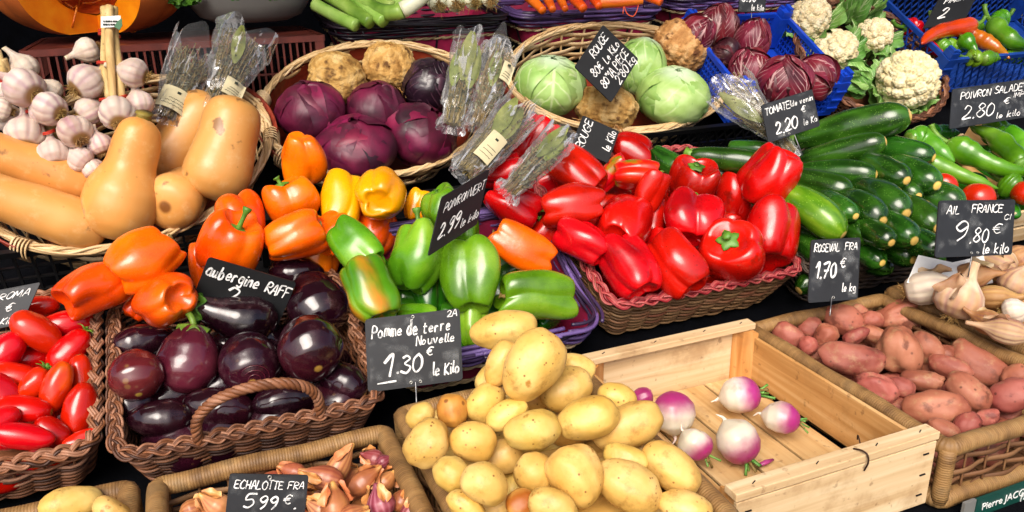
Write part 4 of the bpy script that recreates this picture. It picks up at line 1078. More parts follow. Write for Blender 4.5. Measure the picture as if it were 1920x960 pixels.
# bell peppers
def mk_bell(it, mat, group, cat='pepper'):
    k = it.k; s = k.get('seed', seed())
    t = thing('bell_pepper', k['label'], cat, group, it.M)
    mobj('body', bell_mesh(it.L*(.96 if group == 'red peppers' else .91), it.W*(1.06 if group == 'red peppers' else .96), s, k.get('lobes', 4), k.get('groove', .21), k.get('taper', .10), depth_=k.get('dp', 1.0), dent=k.get('dent', .10)).mesh('body'), M_(k.get('mat', mat)), t)
    if k.get('stem', 1): mobj('stem', bell_stem(it.L*(.96 if group == 'red peppers' else .91), it.W*(1.06 if group == 'red peppers' else .96), s, k.get('sl', .10), k.get('sb', .3)).mesh('stem'), M_(k.get('smat', 'stem_green')), t)
OR = [
 row(600, 482, 96, 80, 100, 0, 'orange pepper sunk in the pile left of the green ones', lift=-.04),
 row(697, 432, 96, 84, 80, -20, 'red orange pepper in the dark below the yellow peppers', mat='pepper_redorange', lift=-.04),
 row(625, 440, 90, 80, 60, -20, 'pale orange pepper peeping out below the yellow ones', lift=-.03),
 row(262, 568, 70, 56, 60, -10, 'small orange red pepper behind the lobed one', mat='pepper_redorange', lift=-.03, smat='stem_green'),
 row(395, 500, 110, 92, 95, 0, 'red orange pepper mostly hidden behind the aubergine sign', mat='pepper_redorange', lift=-.03),
 row(565, 300, 112, 96, -86, -25, 'upright orange pepper at the top of the pile before the red cabbages', lobes=3),
 row(540, 378, 100, 98, 112, 12, 'wrinkled orange pepper with its green stem at the upper left', lobes=4, sl=.18),
 row(452, 410, 108, 94, 106, -28, 'orange red pepper standing against the squash basket rim', mat='pepper_redorange', lobes=3),
 row(178, 540, 126, 118, 32, -14, 'leftmost red orange pepper, over the black crate', mat='pepper_deeporange', lobes=3),
 row(270, 482, 142, 112, 40, -8, 'big orange pepper below the squash basket rim, stem up right', lobes=4, smat='stem_brown'),
 row(312, 562, 112, 112, 205, -66, 'lobed orange pepper end on, left of the aubergine sign', mat='pepper_orange', groove=.24, lobes=4, dent=.15, asp=1.0),
 row(430, 465, 122, 124, 66, 28, 'orange pepper with a long curved green stem, behind the aubergine sign', sl=.42, sb=.4),
 row(553, 440, 122, 98, 24, -5, 'wrinkled orange pepper with a dark nick and stem at its right', smat='stem_brown'),
 row(980, 464, 148, 92, 152, 5, 'red orange pepper lying beside the red basket rim', mat='pepper_redorange', smat='stem_brown', lobes=3),
]
YE = [
 row(785, 388, 66, 60, 80, -20, 'small yellow pepper behind the green pepper and slanted sign', lift=-.02),
 row(636, 376, 118, 88, 80, -26, 'left yellow pepper leaning on the red cabbage basket', lobes=3),
 row(712, 366, 112, 108, 60, -66, 'lobed yellow pepper end on, above the green peppers', groove=.26, dent=.15, asp=1.0),
]
GR = [
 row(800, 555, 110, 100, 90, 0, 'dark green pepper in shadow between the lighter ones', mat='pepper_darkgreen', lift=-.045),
 row(785, 600, 90, 70, 0, 0, 'green pepper just showing over the new potato sign', lift=-.03),
 row(884, 606, 96, 66, 90, 0, 'green pepper hidden behind the highest potato', lift=-.025),
 row(868, 424, 84, 66, 100, -10, 'green pepper under the right end of the slanted sign', smat='stem_brown'),
 row(830, 395, 96, 86, 108, 0, 'green pepper behind the slanted sign, with a little stem on top', lobes=3),
 row(664, 462, 122, 96, 140, -30, 'darker green pepper at the left of the green ones', mat='pepper_green', lobes=3),
 row(778, 478, 134, 122, 84, -8, 'green pepper with a long upright stem beside the slanted sign', sl=.36, lobes=3, taper=.25),
 row(694, 542, 142, 112, 116, -22, 'green pepper turning orange in streaks', mat='pepper_turning', lobes=4),
 row(886, 510, 146, 120, 92, -26, 'tall bright green pepper right of the slanted sign', lobes=3, taper=.3, groove=.22),
 row(1006, 558, 164, 98, 178, 12, 'green pepper lying level with its stem at the left, on the purple rim', lobes=3, smat='stem_brown', groove=.22, sl=.1),
]
PG = Plane(1.0, .02, .45)
allp = pile(PG, [dict(x, c='o') for x in OR]+[dict(x, c='y') for x in YE]+[dict(x, c='g') for x in GR], .02, maxpull=.06)
for it in allp:
    c = it.k['c']; mk_bell(it, {'o': 'pepper_orange', 'y': 'pepper_yellow', 'g': 'pepper_green'}[c], {'o': 'orange peppers', 'y': 'yellow peppers', 'g': 'green peppers'}[c])
RED = [
 row(1002, 262, 96, 74, 60, 0, 'red pepper behind the clear herb bag at the back left of its basket', lift=0),
 row(1022, 430, 96, 76, 60, -20, 'red pepper in shadow by the left basket rim', lift=-.03),
 row(1222, 412, 84, 70, 80, -30, 'red pepper with a browned tip in the middle of the basket', lift=-.02),
 row(1378, 370, 100, 84, 80, 0, 'red pepper wedged behind the two at the right', lift=-.02),
 row(1345, 430, 80, 80, 60, 0, 'dark red pepper low in the gap behind the stem facing one', lift=-.05),
 row(1250, 470, 80, 80, 60, 0, 'dark red pepper low between the front ones', lift=-.05),
 row(1040, 345, 90, 66, 30, 0, 'red pepper glimpsed behind the herb bag foot', lift=-.04),
 row(945, 322, 84, 64, 20, 0, 'small red pepper left of the herb bag foot', lobes=3),
 row(1188, 283, 76, 68, 170, -10, 'red pepper furthest back, right of the small black sign', lobes=3),
 row(965, 388, 118, 82, -24, 0, 'red pepper under the herb bag at the left rim', lobes=3),
 row(1140, 330, 96, 48, 50, 0, 'pointed pepper half red and half green', mat='pepper_halfred', lobes=3, taper=.5),
 row(1194, 330, 84, 60, 0, -10, 'red pepper with a green patch below the furthest back one', mat='pepper_halfred', lobes=3),
 row(1222, 355, 86, 56, 60, 0, 'narrow red pepper left of the folded one', lobes=3),
 row(1076, 324, 116, 84, 150, -20, 'red pepper with humped shoulders behind the one lying level', lobes=3, groove=.22),
 row(1298, 350, 116, 92, 80, 35, 'red pepper showing its folded stem hollow with a green bit', lobes=4, groove=.26, sl=.05, dent=.16),
 row(1072, 388, 126, 86, 186, 4, 'red pepper lying level with a green stem at its left', lobes=4, sl=.2, sb=.1),
 row(1092, 456, 108, 84, 140, -20, 'red pepper in front of the level one, by the left rim', lobes=3, groove=.22),
 row(1297, 408, 112, 98, 84, -32, 'red pepper with deep lobes beneath the folded one', lobes=3, groove=.26, dent=.15),
 row(1172, 426, 112, 108, 60, -66, 'big red pepper with its dimpled tip facing front', lobes=4, groove=.14, dent=.16),
 row(1442, 332, 128, 102, 238, -5, 'red pepper highest at the right, leaning on the courgettes', lobes=4),
 row(1178, 498, 118, 98, 120, -22, 'red pepper at the front left corner of the basket', lobes=3, groove=.22),
 row(1266, 490, 132, 102, 128, -18, 'red pepper leaning left at the front middle', lobes=3),
 row(1450, 436, 124, 114, 92, -24, 'upright red pepper at the right front corner', lobes=3, groove=.22),
 row(1368, 474, 118, 122, 96, 62, 'red pepper with its green stem facing the shopper', lobes=4, groove=.12, sl=.14, smat='stem_green'),
]
for it in pile(Plane(1.0, .02, .47), RED, .015): mk_bell(it, 'pepper_red', 'red peppers')

# courgettes, tip towards the shopper's right; z axis to the stem
def mk_courgette(it, mat='courgette'):
    k = it.k; s = seed(); t = thing('courgette', k['label'], 'courgette', 'courgettes', it.M)
    e_ = min(1.0, 2.6*it.W/it.L); prof = [(0, 0), (.004*e_, .20), (.03*e_, .46), (.10*e_, .76), (.2*e_, .93), (.36*e_, 1.0), (.55, .98), (.8, .82), (.93, .68), (.985, .55), (1, 0)]
    mobj('body', profile_mesh(it.L, it.W, prof, s, nu=36, nv=44, bend=k.get('bend', .03), lump=.02, ribs=(10, .025)).mesh('body'), M_(k.get('mat', mat)), t)
    if k.get('stem', 0):
        a = Acc(); L, W = it.L, it.W; a.tube([(0, 0, L*.485), (0, .002, L*.53), (0, .004, L*.58)], [W*.32, W*.2, W*.24], 5); mobj('stem', a.mesh('stem'), M_('stem_green'), t)
CO = [
 row(1420, 282, 110, 35, 170, -8, 'courgette far back behind the topmost red pepper', lift=0),
 row(1365, 330, 120, 44, 165, -8, 'courgette in the dark behind the red peppers', lift=-.02),
 row(1325, 314, 96, 42, 155, -20, 'courgette behind the folded red pepper, below the longer one', lift=0),
 row(1370, 300, 150, 46, 172, -5, 'courgette with its green stem showing behind the red peppers', stem=1),
 row(1256, 307, 84, 49, 145, -23, 'courgette at the left end of the row behind the red peppers'),
 row(1622, 474, 74, 46, 150, -46, 'small courgette behind the Roseval sign edge, low in the stack', lift=-.01, R=2.25),
 row(1512, 458, 92, 50, 140, -46, 'dark courgette low between red pepper and Roseval sign', lift=-.03, R=2.25),
 row(1674, 465, 88, 53, 150, -46, 'bottom courgette over the dark basket rim', lift=0, R=2.25),
 row(1718, 452, 101, 57, 150, -46, 'bottom right courgette beside the garlic sign', R=2.25),
 row(1750, 408, 92, 57, 150, -46, 'courgette half hidden behind the garlic sign', R=2.25),
 row(1598, 424, 92, 53, 150, -46, 'courgette in the second row up, above the Roseval sign', R=2.25),
 row(1638, 434, 83, 50, 145, -46, 'short courgette with a yellow lit tip in the lower stack', R=2.25),
 row(1672, 426, 103, 61, 148, -46, 'courgette in the lower stack between the short one and the right end', R=2.25),
 row(1712, 400, 112, 64, 150, -46, 'courgette at the right of the middle of the stack', R=2.25),
 row(1742, 365, 130, 66, 158, -20, 'blackish thick courgette at the right of the stack'),
 row(1572, 386, 74, 46, 145, -46, 'small dark courgette tip right of the yellow green one', R=2.25),
 row(1612, 388, 109, 61, 150, -46, 'courgette in the middle of the stack, left', R=2.25),
 row(1650, 372, 116, 67, 150, -46, 'broad bright green courgette in the middle of the stack', R=2.25),
 row(1684, 350, 83, 50, 150, -46, 'small courgette tip above the broad bright one', R=2.25),
 row(1712, 324, 103, 59, 150, -46, 'courgette above the blackish one at the right', R=2.25),
 row(1658, 318, 101, 57, 150, -46, 'courgette under the third long one, right of its tip', R=2.25),
 row(1686, 282, 124, 55, 165, -22, 'courgette right of the second one down, in front of the long green peppers'),
 row(1524, 396, 142, 70, 143, -20, 'fat yellow green courgette beside the red peppers', mat='courgette_light'),
 row(1528, 345, 140, 57, 166, -18, 'mid green courgette just above the yellow green one'),
 row(1566, 324, 146, 50, 178, -8, 'dark courgette lying level, third from the top'),
 row(1580, 284, 154, 54, 194, -6, 'second courgette from the top of the stack', stem=1),
 row(1596, 240, 206, 69, 195, -6, 'longest courgette on top of the stack', stem=1, bend=-.02),
]
for it in pile(Plane(1.0, .02, .47), CO, .02, maxpull=.05, squeeze=.88): mk_courgette(it)

# butternut squash
BN = [
 row(60, 312, 250, 96, 158, 0, 'butternut squash lying behind the lowest one at the left', bend=.02),
 row(346, 262, 200, 118, 58, 0, 'butternut squash leaning back under the herb bags', stem=1, lift=-.02),
 row(338, 366, 118, 108, 40, -62, 'butternut squash end on with a brown blossom scar', lift=-.015),
 row(420, 278, 200, 126, 72, -8, 'thick pale butternut squash at the right rim of its basket', lift=.06),
 row(50, 388, 290, 98, 158, 0, 'scarred butternut squash lying along the front rim at the left'),
 row(238, 334, 236, 136, 74, 4, 'upright butternut squash with a brown stem in the centre of its basket', stem=1, neck=.62),
]
for it in pile(Plane(1.40, .165, .70), BN, .03, maxpull=.09, squeeze=.80):
    k = it.k; s = seed(); t = thing('butternut_squash', k['label'], 'squash', 'butternut squash', it.M); n_ = k.get('neck', .84)
    prof = [(0, 0), (.008, .35), (.04, .66), (.14, .93), (.26, 1.0), (.42, .94), (.6, n_+.02), (.8, n_), (.92, n_*.86), (.98, n_*.5), (1, 0)]
    mobj('body', profile_mesh(it.L, it.W, prof, s, 48, 44, k.get('bend', .015), .02).mesh('body'), M_('butternut'), t)
    if k.get('stem'):
        a = Acc(); L, W = it.L, it.W; a.tube([(0, 0, L*.475), (0, 0, L*.51), (.002, .001, L*.535)], [W*.13, W*.09, W*.12], 7); mobj('stem', a.mesh('stem'), M_('butternut_stem'), t)

# cabbages, celeriac
def mk_cab(it, name, core, leafs, cat, group, nleaf=6, half=1.15, lift=.05, v1=.78, wav=.02):
    k = it.k; s = seed(); t = thing(name, k['label'], cat, group, it.M)
    mobj('head', head_core(it.L*.97, it.W*.97, s).mesh('head'), M_(core), t)
    for i in range(nleaf):
        mobj('leaf', head_leaf(it.L, it.W, s+i*7, i*2.4+s, half, v1, 1.0+.007*i, lift*(.6+.5*((i*7) % 3)/2), wav=wav).mesh('leaf'), M_(leafs), t)
def mk_cel(it):
    k = it.k; s = seed(); t = thing('celeriac', k['label'], 'celeriac', 'celeriac roots', it.M)
    mobj('root', sphere_rough(it.L*1.04, it.W*1.04, s, .026, 1.6).mesh('root'), M_('celeriac'), t)
    a = tuft(90, it.W*.40, it.L*.22, -it.L*.36, s, .0010, -.7); mobj('rootlets', a.mesh('rootlets'), M_('celeriac'), t)
def setp(cx, cy, s): return Plane(cy, .16+.6*(cy-1.4), s)
RC = [
 row(632, 146, 92, 106, 70, 20, 'celeriac at the back left of the red cabbage basket', cel=1),
 row(730, 126, 90, 98, 80, 0, 'celeriac at the back right of the red cabbage basket', cel=1),
 row(806, 162, 100, 106, 250, -20, 'blackish red cabbage beside the bagged bay leaves', dark=1),
 row(706, 206, 100, 110, 262, -25, 'bright magenta red cabbage in the middle of the basket'),
 row(583, 208, 108, 126, 280, -25, 'red cabbage at the left end of its basket'),
 row(790, 254, 112, 132, 240, -25, 'red cabbage at the right front under the herb bags'),
 row(668, 276, 118, 152, 275, -30, 'largest red cabbage at the front rim'),
]
for it in pile(setp(.37, 1.611, .87), RC, .0, maxpull=.08, squeeze=.8):
    if it.k.get('cel'): mk_cel(it)
    elif it.k.get('dark'): mk_cab(it, 'red_cabbage', 'redcab_dark', 'redcab_dark', 'cabbage', 'red cabbages', 4, 1.3, .06, .93, .03)
    else: mk_cab(it, 'red_cabbage', 'redcab', 'redcab', 'cabbage', 'red cabbages', 5, 1.3, .07, .93, .03)
WC = [
 row(1200, 125, 104, 94, 70, 0, 'white cabbage half hidden behind the tilted black sign'),
 row(1278, 86, 88, 106, 60, 10, 'celeriac at the back right of the white cabbage basket', cel=1),
 row(1033, 160, 106, 132, 84, 22, 'white cabbage at the left end of its basket'),
 row(1262, 180, 106, 134, 80, 25, 'white cabbage at the front right of its basket'),
 row(1136, 204, 88, 116, 80, -10, 'trimmed celeriac at the front rim between two white cabbages', cel=1),
]
for it in pile(setp(.949, 1.641, .814), WC, .0, maxpull=.08, squeeze=.8):
    if it.k.get('cel'): mk_cel(it)
    else: mk_cab(it, 'white_cabbage', 'greencab', 'greencab', 'cabbage', 'white cabbages', 7, 1.25, .03, .82, .012)
RD = [
 row(1306, 66, 70, 66, 60, 0, 'radicchio peeping out behind the celeriac'),
 row(1346, 48, 72, 74, 260, -15, 'white veined radicchio at the back left of the blue crate'),
 row(1408, 78, 78, 68, 250, -10, 'radicchio at the back right, under the small grey sign'),
 row(1362, 100, 50, 56, 150, 0, 'small withered dark radicchio at the crate side', dark=1),
 row(1408, 136, 82, 84, 285, -15, 'radicchio at the front left corner of the blue crate'),
 row(1527, 146, 72, 84, 330, -10, 'pale radicchio at the right end of the blue crate'),
 row(1468, 154, 92, 98, 265, -25, 'radicchio with a dark wilted top in the middle of the crate front', dark=.5),
]
for it in pile(Plane(1.5, .252, .72), RD, .0, maxpull=.06, squeeze=.8):
    d = it.k.get('dark', 0); mk_cab(it, 'radicchio', 'radicchio_dark' if d else 'radicchio', 'radicchio_dark' if d == 1 else 'radicchio', 'radicchio', 'radicchio heads', 7, 1.0, .12, .95, .06)
# cauliflower: curd looks along +z
CF = [
 row(1608, 12, 76, 80, 60, 20, 'mostly leafy cauliflower at the very back of the basket', leafy=1),
 row(1640, 66, 68, 76, 60, 35, 'small cauliflower below the basket handle'),
 row(1515, 36, 88, 96, 100, 30, 'cauliflower at the back left in big pale leaves'),
 row(1604, 150, 66, 66, 160, 10, 'leaf wrapped cauliflower between the crate and the biggest one', leafy=1),
 row(1566, 94, 82, 92, 80, 40, 'cauliflower in the middle of the basket'),
 row(1702, 150, 112, 126, 60, 45, 'biggest cauliflower at the front right rim'),
]
for it in pile(setp(1.67, 1.63, .87), CF, .0, maxpull=.06, squeeze=.78):
    k = it.k; s = seed(); t = thing('cauliflower', k['label'], 'cauliflower', 'cauliflowers', it.M); L, W = it.L, it.W
    lf = k.get('leafy', 0); sc_ = .62 if lf else .92
    mobj('curd', cauli_mesh(W*.88*sc_, W*sc_, s).mesh('curd'), M_('cauli_curd'), t)
    n = 9
    for i in range(n):
        an = 2*pi*i/n+.3*(i % 2); ln = W*(.95 if lf else (.46 if k['px'] > 1690 else .62))*(.85+.3*((i*5) % 4)/3)
        me = leaf_sheet(ln, W*.50, s+i, .30 if not lf else -.1, .12, fold=.45).mesh('leaf')
        tilt_ = radians(64 if not lf else 72)
        # leaf starts below the curd and rises outside it
        o = np.array([cos(an)*W*.26, sin(an)*W*.26, -W*.38]); yv = np.array([cos(an)*cos(tilt_), sin(an)*cos(tilt_), sin(tilt_)]); xv = np.array([-sin(an), cos(an), 0]); zv = np.cross(xv, yv)
        mobj('leaf', me, M_('cauliflower_leaf'), t, frame(o, xv, yv, zv))

# hot peppers in the darker blue crate
def pod(name, label, pts, r0, plane, mat, cat, group, stem_len=.3, lift=.0, dz=None, smat='stem_green', stemb=True):
    """pts: photo points from stem end to tip along the pod"""
    P = np.array([plane.hit(x, y, lift) for x, y in pts]); D = depth(P.mean(0)); R = r0*D/FPX; c = P[0]
    s = seed(); t = thing(name, label, cat, group, Matrix.Translation(c)); Q = P-c
    if dz is not None: Q = Q+np.array([[0, 0, z] for z in dz])
    a = Acc(); curved(a, Q, [(0, R*.45), (.03, R*.8), (.12, R), (.45, R*.92), (.75, R*.66), (.93, R*.3), (1, R*.06)], 20, 44, .10, s); mobj('body', a.mesh('body'), M_(mat), t)
    d = nrm(Q[0]-Q[1]); L = R*5*stem_len; a = Acc(); up = np.array([0, 0, 1.0])
    a.tube(catmull([d*-R*.1, d*L*.4, d*L*.8+up*L*.15, d*L+up*L*.4], 12), [R*.22]*10+[R*.24, R*.27], 7)
    a.tube([d*-R*.25, d*R*.02, d*R*.14], [R*.72, R*.56, R*.2], 9); mobj('stem', a.mesh('stem'), M_(smat), t)
PH = Plane(1.54, .265, .55)
g = 'hot peppers in the blue crate'
for lab, pts, r, mat, lift in [
 ('dark green chili under the others, left of the brown one', [(1770, 80), (1800, 90), (1812, 96)], 11, 'chili_green', -.01),
 ('green chili low at the back of the crate', [(1840, 52), (1810, 56), (1780, 62)], 12, 'long_pepper', -.01),
 ('green chili buried at the right of the crate', [(1930, 110), (1900, 104), (1876, 110)], 14, 'long_pepper', -.015),
 ('red chili at the back left of the crate', [(1696, 50), (1715, 50), (1734, 60)], 14, 'chili_red', .0),
 ('orange red chili along the left crate side', [(1740, 82), (1755, 96), (1772, 104)], 9, 'chili_red', -.005),
 ('yellow green chili below the long red one', [(1760, 82), (1774, 92), (1786, 100)], 13, 'chili_green', .0),
 ('small upright yellow green chili beside the black sign', [(1784, 32), (1778, 42), (1770, 52)], 11, 'chili_green', .01),
 ('round green chili with its stem end facing out, next to the black sign', [(1752, 44), (1758, 52), (1762, 58)], 12, 'chili_green', .005),
 ('short red chili glimpsed below the brown one', [(1802, 70), (1806, 80), (1806, 90)], 9, 'chili_red', -.005),
 ('brown orange chili slanting down to the right', [(1812, 58), (1840, 74), (1868, 90), (1893, 110)], 13, 'chili_brown', .005),
 ('green chili with a pointed stem before the brown one', [(1806, 72), (1818, 84), (1832, 98)], 13, 'long_pepper', .012),
 ('dark green chili end lying behind the long green one', [(1882, 34), (1868, 38), (1856, 46)], 14, 'long_pepper', .01),
 ('green chili at the front crate corner', [(1815, 108), (1832, 110), (1850, 108)], 14, 'chili_green', .008),
 ('green chili at the front rim, right of the corner one', [(1842, 112), (1858, 108), (1876, 110)], 13, 'long_pepper', .012),
 ('long bright green chili lying across the right of the crate', [(1860, 42), (1876, 60), (1900, 78), (1935, 88)], 17, 'long_pepper', .02),
 ('long curved red chili across the top of the crate', [(1828, 46), (1800, 52), (1765, 58), (1740, 70), (1728, 82)], 14, 'chili_red', .022)]:
    pod('chili_pepper', lab, pts, r*1.2, PH, mat, 'chili', g, .35, lift*1.3+.012)
# long green peppers
PL = Plane(1.0, .03, .44); g = 'long green peppers'
for lab, pts, r, mat, lift in [
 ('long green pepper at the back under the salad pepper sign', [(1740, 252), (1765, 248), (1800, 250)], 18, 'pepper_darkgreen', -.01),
 ('long green pepper at the back, right of the standing stems', [(1850, 248), (1880, 246), (1910, 262)], 22, 'long_pepper', -.005),
 ('long green pepper at the lower right edge', [(1880, 338), (1902, 352), (1930, 368)], 26, 'long_pepper', -.01),
 ('curved long green pepper next to the top courgettes', [(1702, 262), (1728, 262), (1760, 284), (1790, 304)], 24, 'long_pepper', .0),
 ('longest green pepper lying at the front over the tomatoes', [(1712, 292), (1750, 308), (1810, 332), (1872, 354)], 19, 'long_pepper', .008),
 ('wavy long green pepper with a big stem in the middle', [(1780, 268), (1810, 284), (1850, 304), (1890, 318), (1935, 326)], 23, 'long_pepper', .02),
 ('long green pepper pointing up left, beneath the salad pepper sign', [(1918, 312), (1890, 282), (1860, 254), (1824, 238)], 24, 'long_pepper', .03),
 ('long green pepper at the upper right edge', [(1932, 292), (1910, 268), (1888, 250), (1868, 240)], 24, 'long_pepper', .03)]:
    pod('long_green_pepper', lab, pts, r, PL, mat, 'pepper', g, .35, lift)
for it in pile(PL, [row(1767, 350, 56, 54, 60, 0, 'tomato half hidden under the longest green pepper'), row(1834, 372, 64, 62, 80, 0, 'round tomato right above the garlic sign'), row(1922, 362, 50, 52, 80, 0, 'tomato cut by the right edge over the garlic')], -.005):
    settag(mobj('round_tomato', ovoid_mesh(it.L*.9, it.W, seed(), .9, 0).mesh('round_tomato'), M_('tomato'), None, it.M), it.k['label'], 'tomato', 'round tomatoes under the long peppers')

# yellow potatoes
YP = [
 row(940, 856, 90, 70, 20, 0, 'shaded yellow potato deep in the heap left of centre', lift=-.03),
 row(1205, 842, 80, 56, 150, 0, 'small yellow potato glimpsed in the heap near the crate', lift=-.03),
 row(1070, 800, 90, 80, 30, 0, 'shaded yellow potato in the middle of the heap', lift=-.04),
 row(1130, 900, 90, 80, 30, 0, 'shaded yellow potato low behind the front ones', lift=-.05),
 row(870, 800, 90, 80, 30, 0, 'shaded yellow potato behind the two rounded ones at left', lift=-.05),
 row(1000, 740, 90, 80, 30, 0, 'shaded yellow potato under the summit potatoes', lift=-.03),
 row(925, 952, 70, 60, 20, 0, 'shaded yellow potato at the bottom edge of the heap', lift=-.03),
 row(787, 780, 58, 50, 30, 0, 'small yellow potato at the foot of the new potato sign wire'),
 row(848, 770, 68, 64, 100, 0, 'russet orange potato behind the two rounded ones', mat='potato_russet'),
 row(1158, 748, 80, 60, -20, 0, 'yellow potato at the right shoulder of the heap'),
 row(1082, 690, 74, 58, -20, 0, 'yellow potato behind the right side of the summit'),
 row(919, 712, 66, 58, 60, 0, 'yellow potato at the left below the summit', lift=.01),
 row(942, 682, 96, 66, 62, 0, 'upright yellow potato left behind the big summit one', lift=.015),
 row(944, 620, 134, 78, 8, 5, 'elongated yellow potato at the very top touching the green pepper', lift=.03),
 row(910, 756, 84, 78, 60, 0, 'yellow potato left of the heart shaped small one'),
 row(1060, 728, 104, 86, 25, 0, 'yellow potato right under the summit one', lift=.005),
 row(1000, 684, 152, 112, 54, 5, 'big summit potato with a dark spotted lower end', lift=.03),
 row(952, 776, 90, 54, 30, 5, 'small tapered brownish yellow potato under the summit'),
 row(998, 808, 110, 86, 10, 0, 'smooth yellow potato in the heap centre'),
 row(848, 890, 78, 68, 140, 0, 'yellow potato beside the left tray rim, half covered'),
 row(873, 950, 84, 54, 150, 0, 'yellow potato at the bottom left of the heap'),
 row(800, 832, 98, 88, 55, 5, 'double lobed yellow potato on the left tray rim', lump=.06),
 row(886, 828, 92, 78, 160, 5, 'round yellow potato with a reddish gash'),
 row(1176, 800, 138, 88, 24, 0, 'yellow potato leaning over the crate side'),
 row(1004, 888, 88, 78, 140, 0, 'yellow potato left of the large front one'),
 row(908, 908, 96, 78, 150, 5, 'yellow potato with a black spot at the lower left'),
 row(978, 946, 66, 60, 30, 0, 'small brownish potato at the bottom edge', mat='potato_russet'),
 row(1100, 785, 128, 92, 18, 5, 'smooth oval yellow potato in front of the heap middle'),
 row(1172, 862, 90, 62, 160, 0, 'yellow potato behind the biggest front one'),
 row(1080, 892, 122, 106, 125, 0, 'large dimpled yellow potato at the front'),
 row(1036, 950, 100, 66, 160, 0, 'yellow potato cut by the bottom edge, centre'),
 row(1258, 877, 126, 88, 138, 5, 'yellow potato on the right tray rim beside the turnips'),
 row(1176, 910, 140, 92, 153, 5, 'biggest oval yellow potato at the front'),
 row(1284, 952, 104, 70, 165, 0, 'yellow potato at the bottom right of the heap'),
]
PY_ = Plane(.60, -.005, .30)
def mk_potato(it, mat, group, name='potato', **kw):
    k = it.k; settag(mobj(name, potato_mesh(it.L*.96, it.W*.96, seed(), lump=k.get('lump', .036), bend=k.get('bend', .06), **kw).mesh(name), M_(k.get('mat', mat)), None, it.M), k['label'], 'potato', group)
for it in pile(PY_, YP, .012, maxpull=.06): mk_potato(it, 'potato_yellow', 'yellow potatoes in the heap')
for it in pile(P1, [row(212, 962, 80, 52, 150, 0, 'smaller yellow potato at the bottom edge of the left corner tray'), row(134, 944, 112, 66, 12, 0, 'larger yellow potato in the bottom left corner tray')], 0): mk_potato(it, 'potato_yellow', 'yellow potatoes in the corner tray')

# pink potatoes
RP = [
 row(1560, 706, 80, 56, 150, 0, 'pink potato in shadow along the left rim of its tray', lift=-.03),
 row(1700, 690, 80, 56, 150, 0, 'pink potato deep in the middle of the tray', lift=-.03),
 row(1690, 770, 80, 56, 150, 0, 'pink potato low behind the long front one', lift=-.03),
 row(1840, 760, 80, 56, 150, 0, 'pink potato low at the right front', lift=-.03),
 row(1535, 664, 48, 36, 20, 0, 'small pink potato wedged left of the long level one', lift=-.01),
 row(1757, 674, 74, 54, 40, 0, 'pink potato behind the right shoulder of the big one', lift=-.01),
 row(1608, 596, 50, 42, 90, 0, 'pink potato peeping out behind the round back one'),
 row(1634, 600, 46, 34, 0, 0, 'small pink potato at the back rim'),
 row(1478, 632, 60, 54, 140, 0, 'pink potato in the back left corner of its tray'),
 row(1515, 648, 40, 36, 90, 0, 'tiny pink potato below the smooth round one'),
 row(1548, 630, 48, 44, 60, 0, 'pink potato between the smooth round one and the sign wire'),
 row(1519, 613, 46, 42, 20, 0, 'smooth round pale pink potato at the back left'),
 row(1604, 630, 52, 32, 28, 0, 'slender pale pink potato under the sign wire'),
 row(1638, 627, 50, 36, 160, 0, 'small pink potato right of the slender one'),
 row(1582, 600, 76, 58, 155, 0, 'pink potato pierced by the Roseval sign wire'),
 row(1687, 592, 86, 58, 12, 0, 'angular deep pink potato at the back right', lump=.13),
 row(1736, 652, 70, 54, 130, 0, 'pink potato right of the largest one'),
 row(1686, 658, 94, 84, 80, 10, 'largest lumpy pink potato in the tray middle', lump=.10),
 row(1625, 698, 48, 34, 20, 0, 'little pink potato above the knobbly one'),
 row(1596, 672, 114, 66, 170, 0, 'long purplish pink potato lying level on the left'),
 row(1688, 726, 56, 40, 155, 0, 'pink potato between the knobbly and slim ones'),
 row(1783, 690, 77, 45, 155, 0, 'pink potato under the long curved one'),
 row(1730, 713, 81, 42, 174, 0, 'slim smooth pink potato in the centre', bend=.12),
 row(1838, 684, 127, 70, 145, 5, 'long curved pink potato at the right', bend=.16),
 row(1645, 727, 83, 59, 152, 0, 'knobbly pale pink potato near the left rim', lump=.1),
 row(1908, 704, 62, 46, 30, 0, 'pink potato at the right edge, upper'),
 row(1812, 737, 92, 64, 132, 0, 'pink potato leaning against the long front one'),
 row(1895, 742, 90, 68, 20, 0, 'rough pink potato at the right edge, lower'),
 row(1852, 782, 46, 32, 15, 0, 'little pink potato at the front rim'),
 row(1812, 796, 57, 42, 35, 0, 'pink potato at the front rim, in the middle'),
 row(1768, 805, 57, 42, 150, 0, 'pink potato in the front corner of its tray'),
 row(1755, 764, 123, 66, 177, 5, 'long smooth pink potato near the front rim', bend=.12),
]
for it in pile(Plane(.6, -.048, .03), RP, .0, maxpull=.03):
    it.k.setdefault('lump', .065); mk_potato(it, 'potato_red', 'pink skinned potatoes')

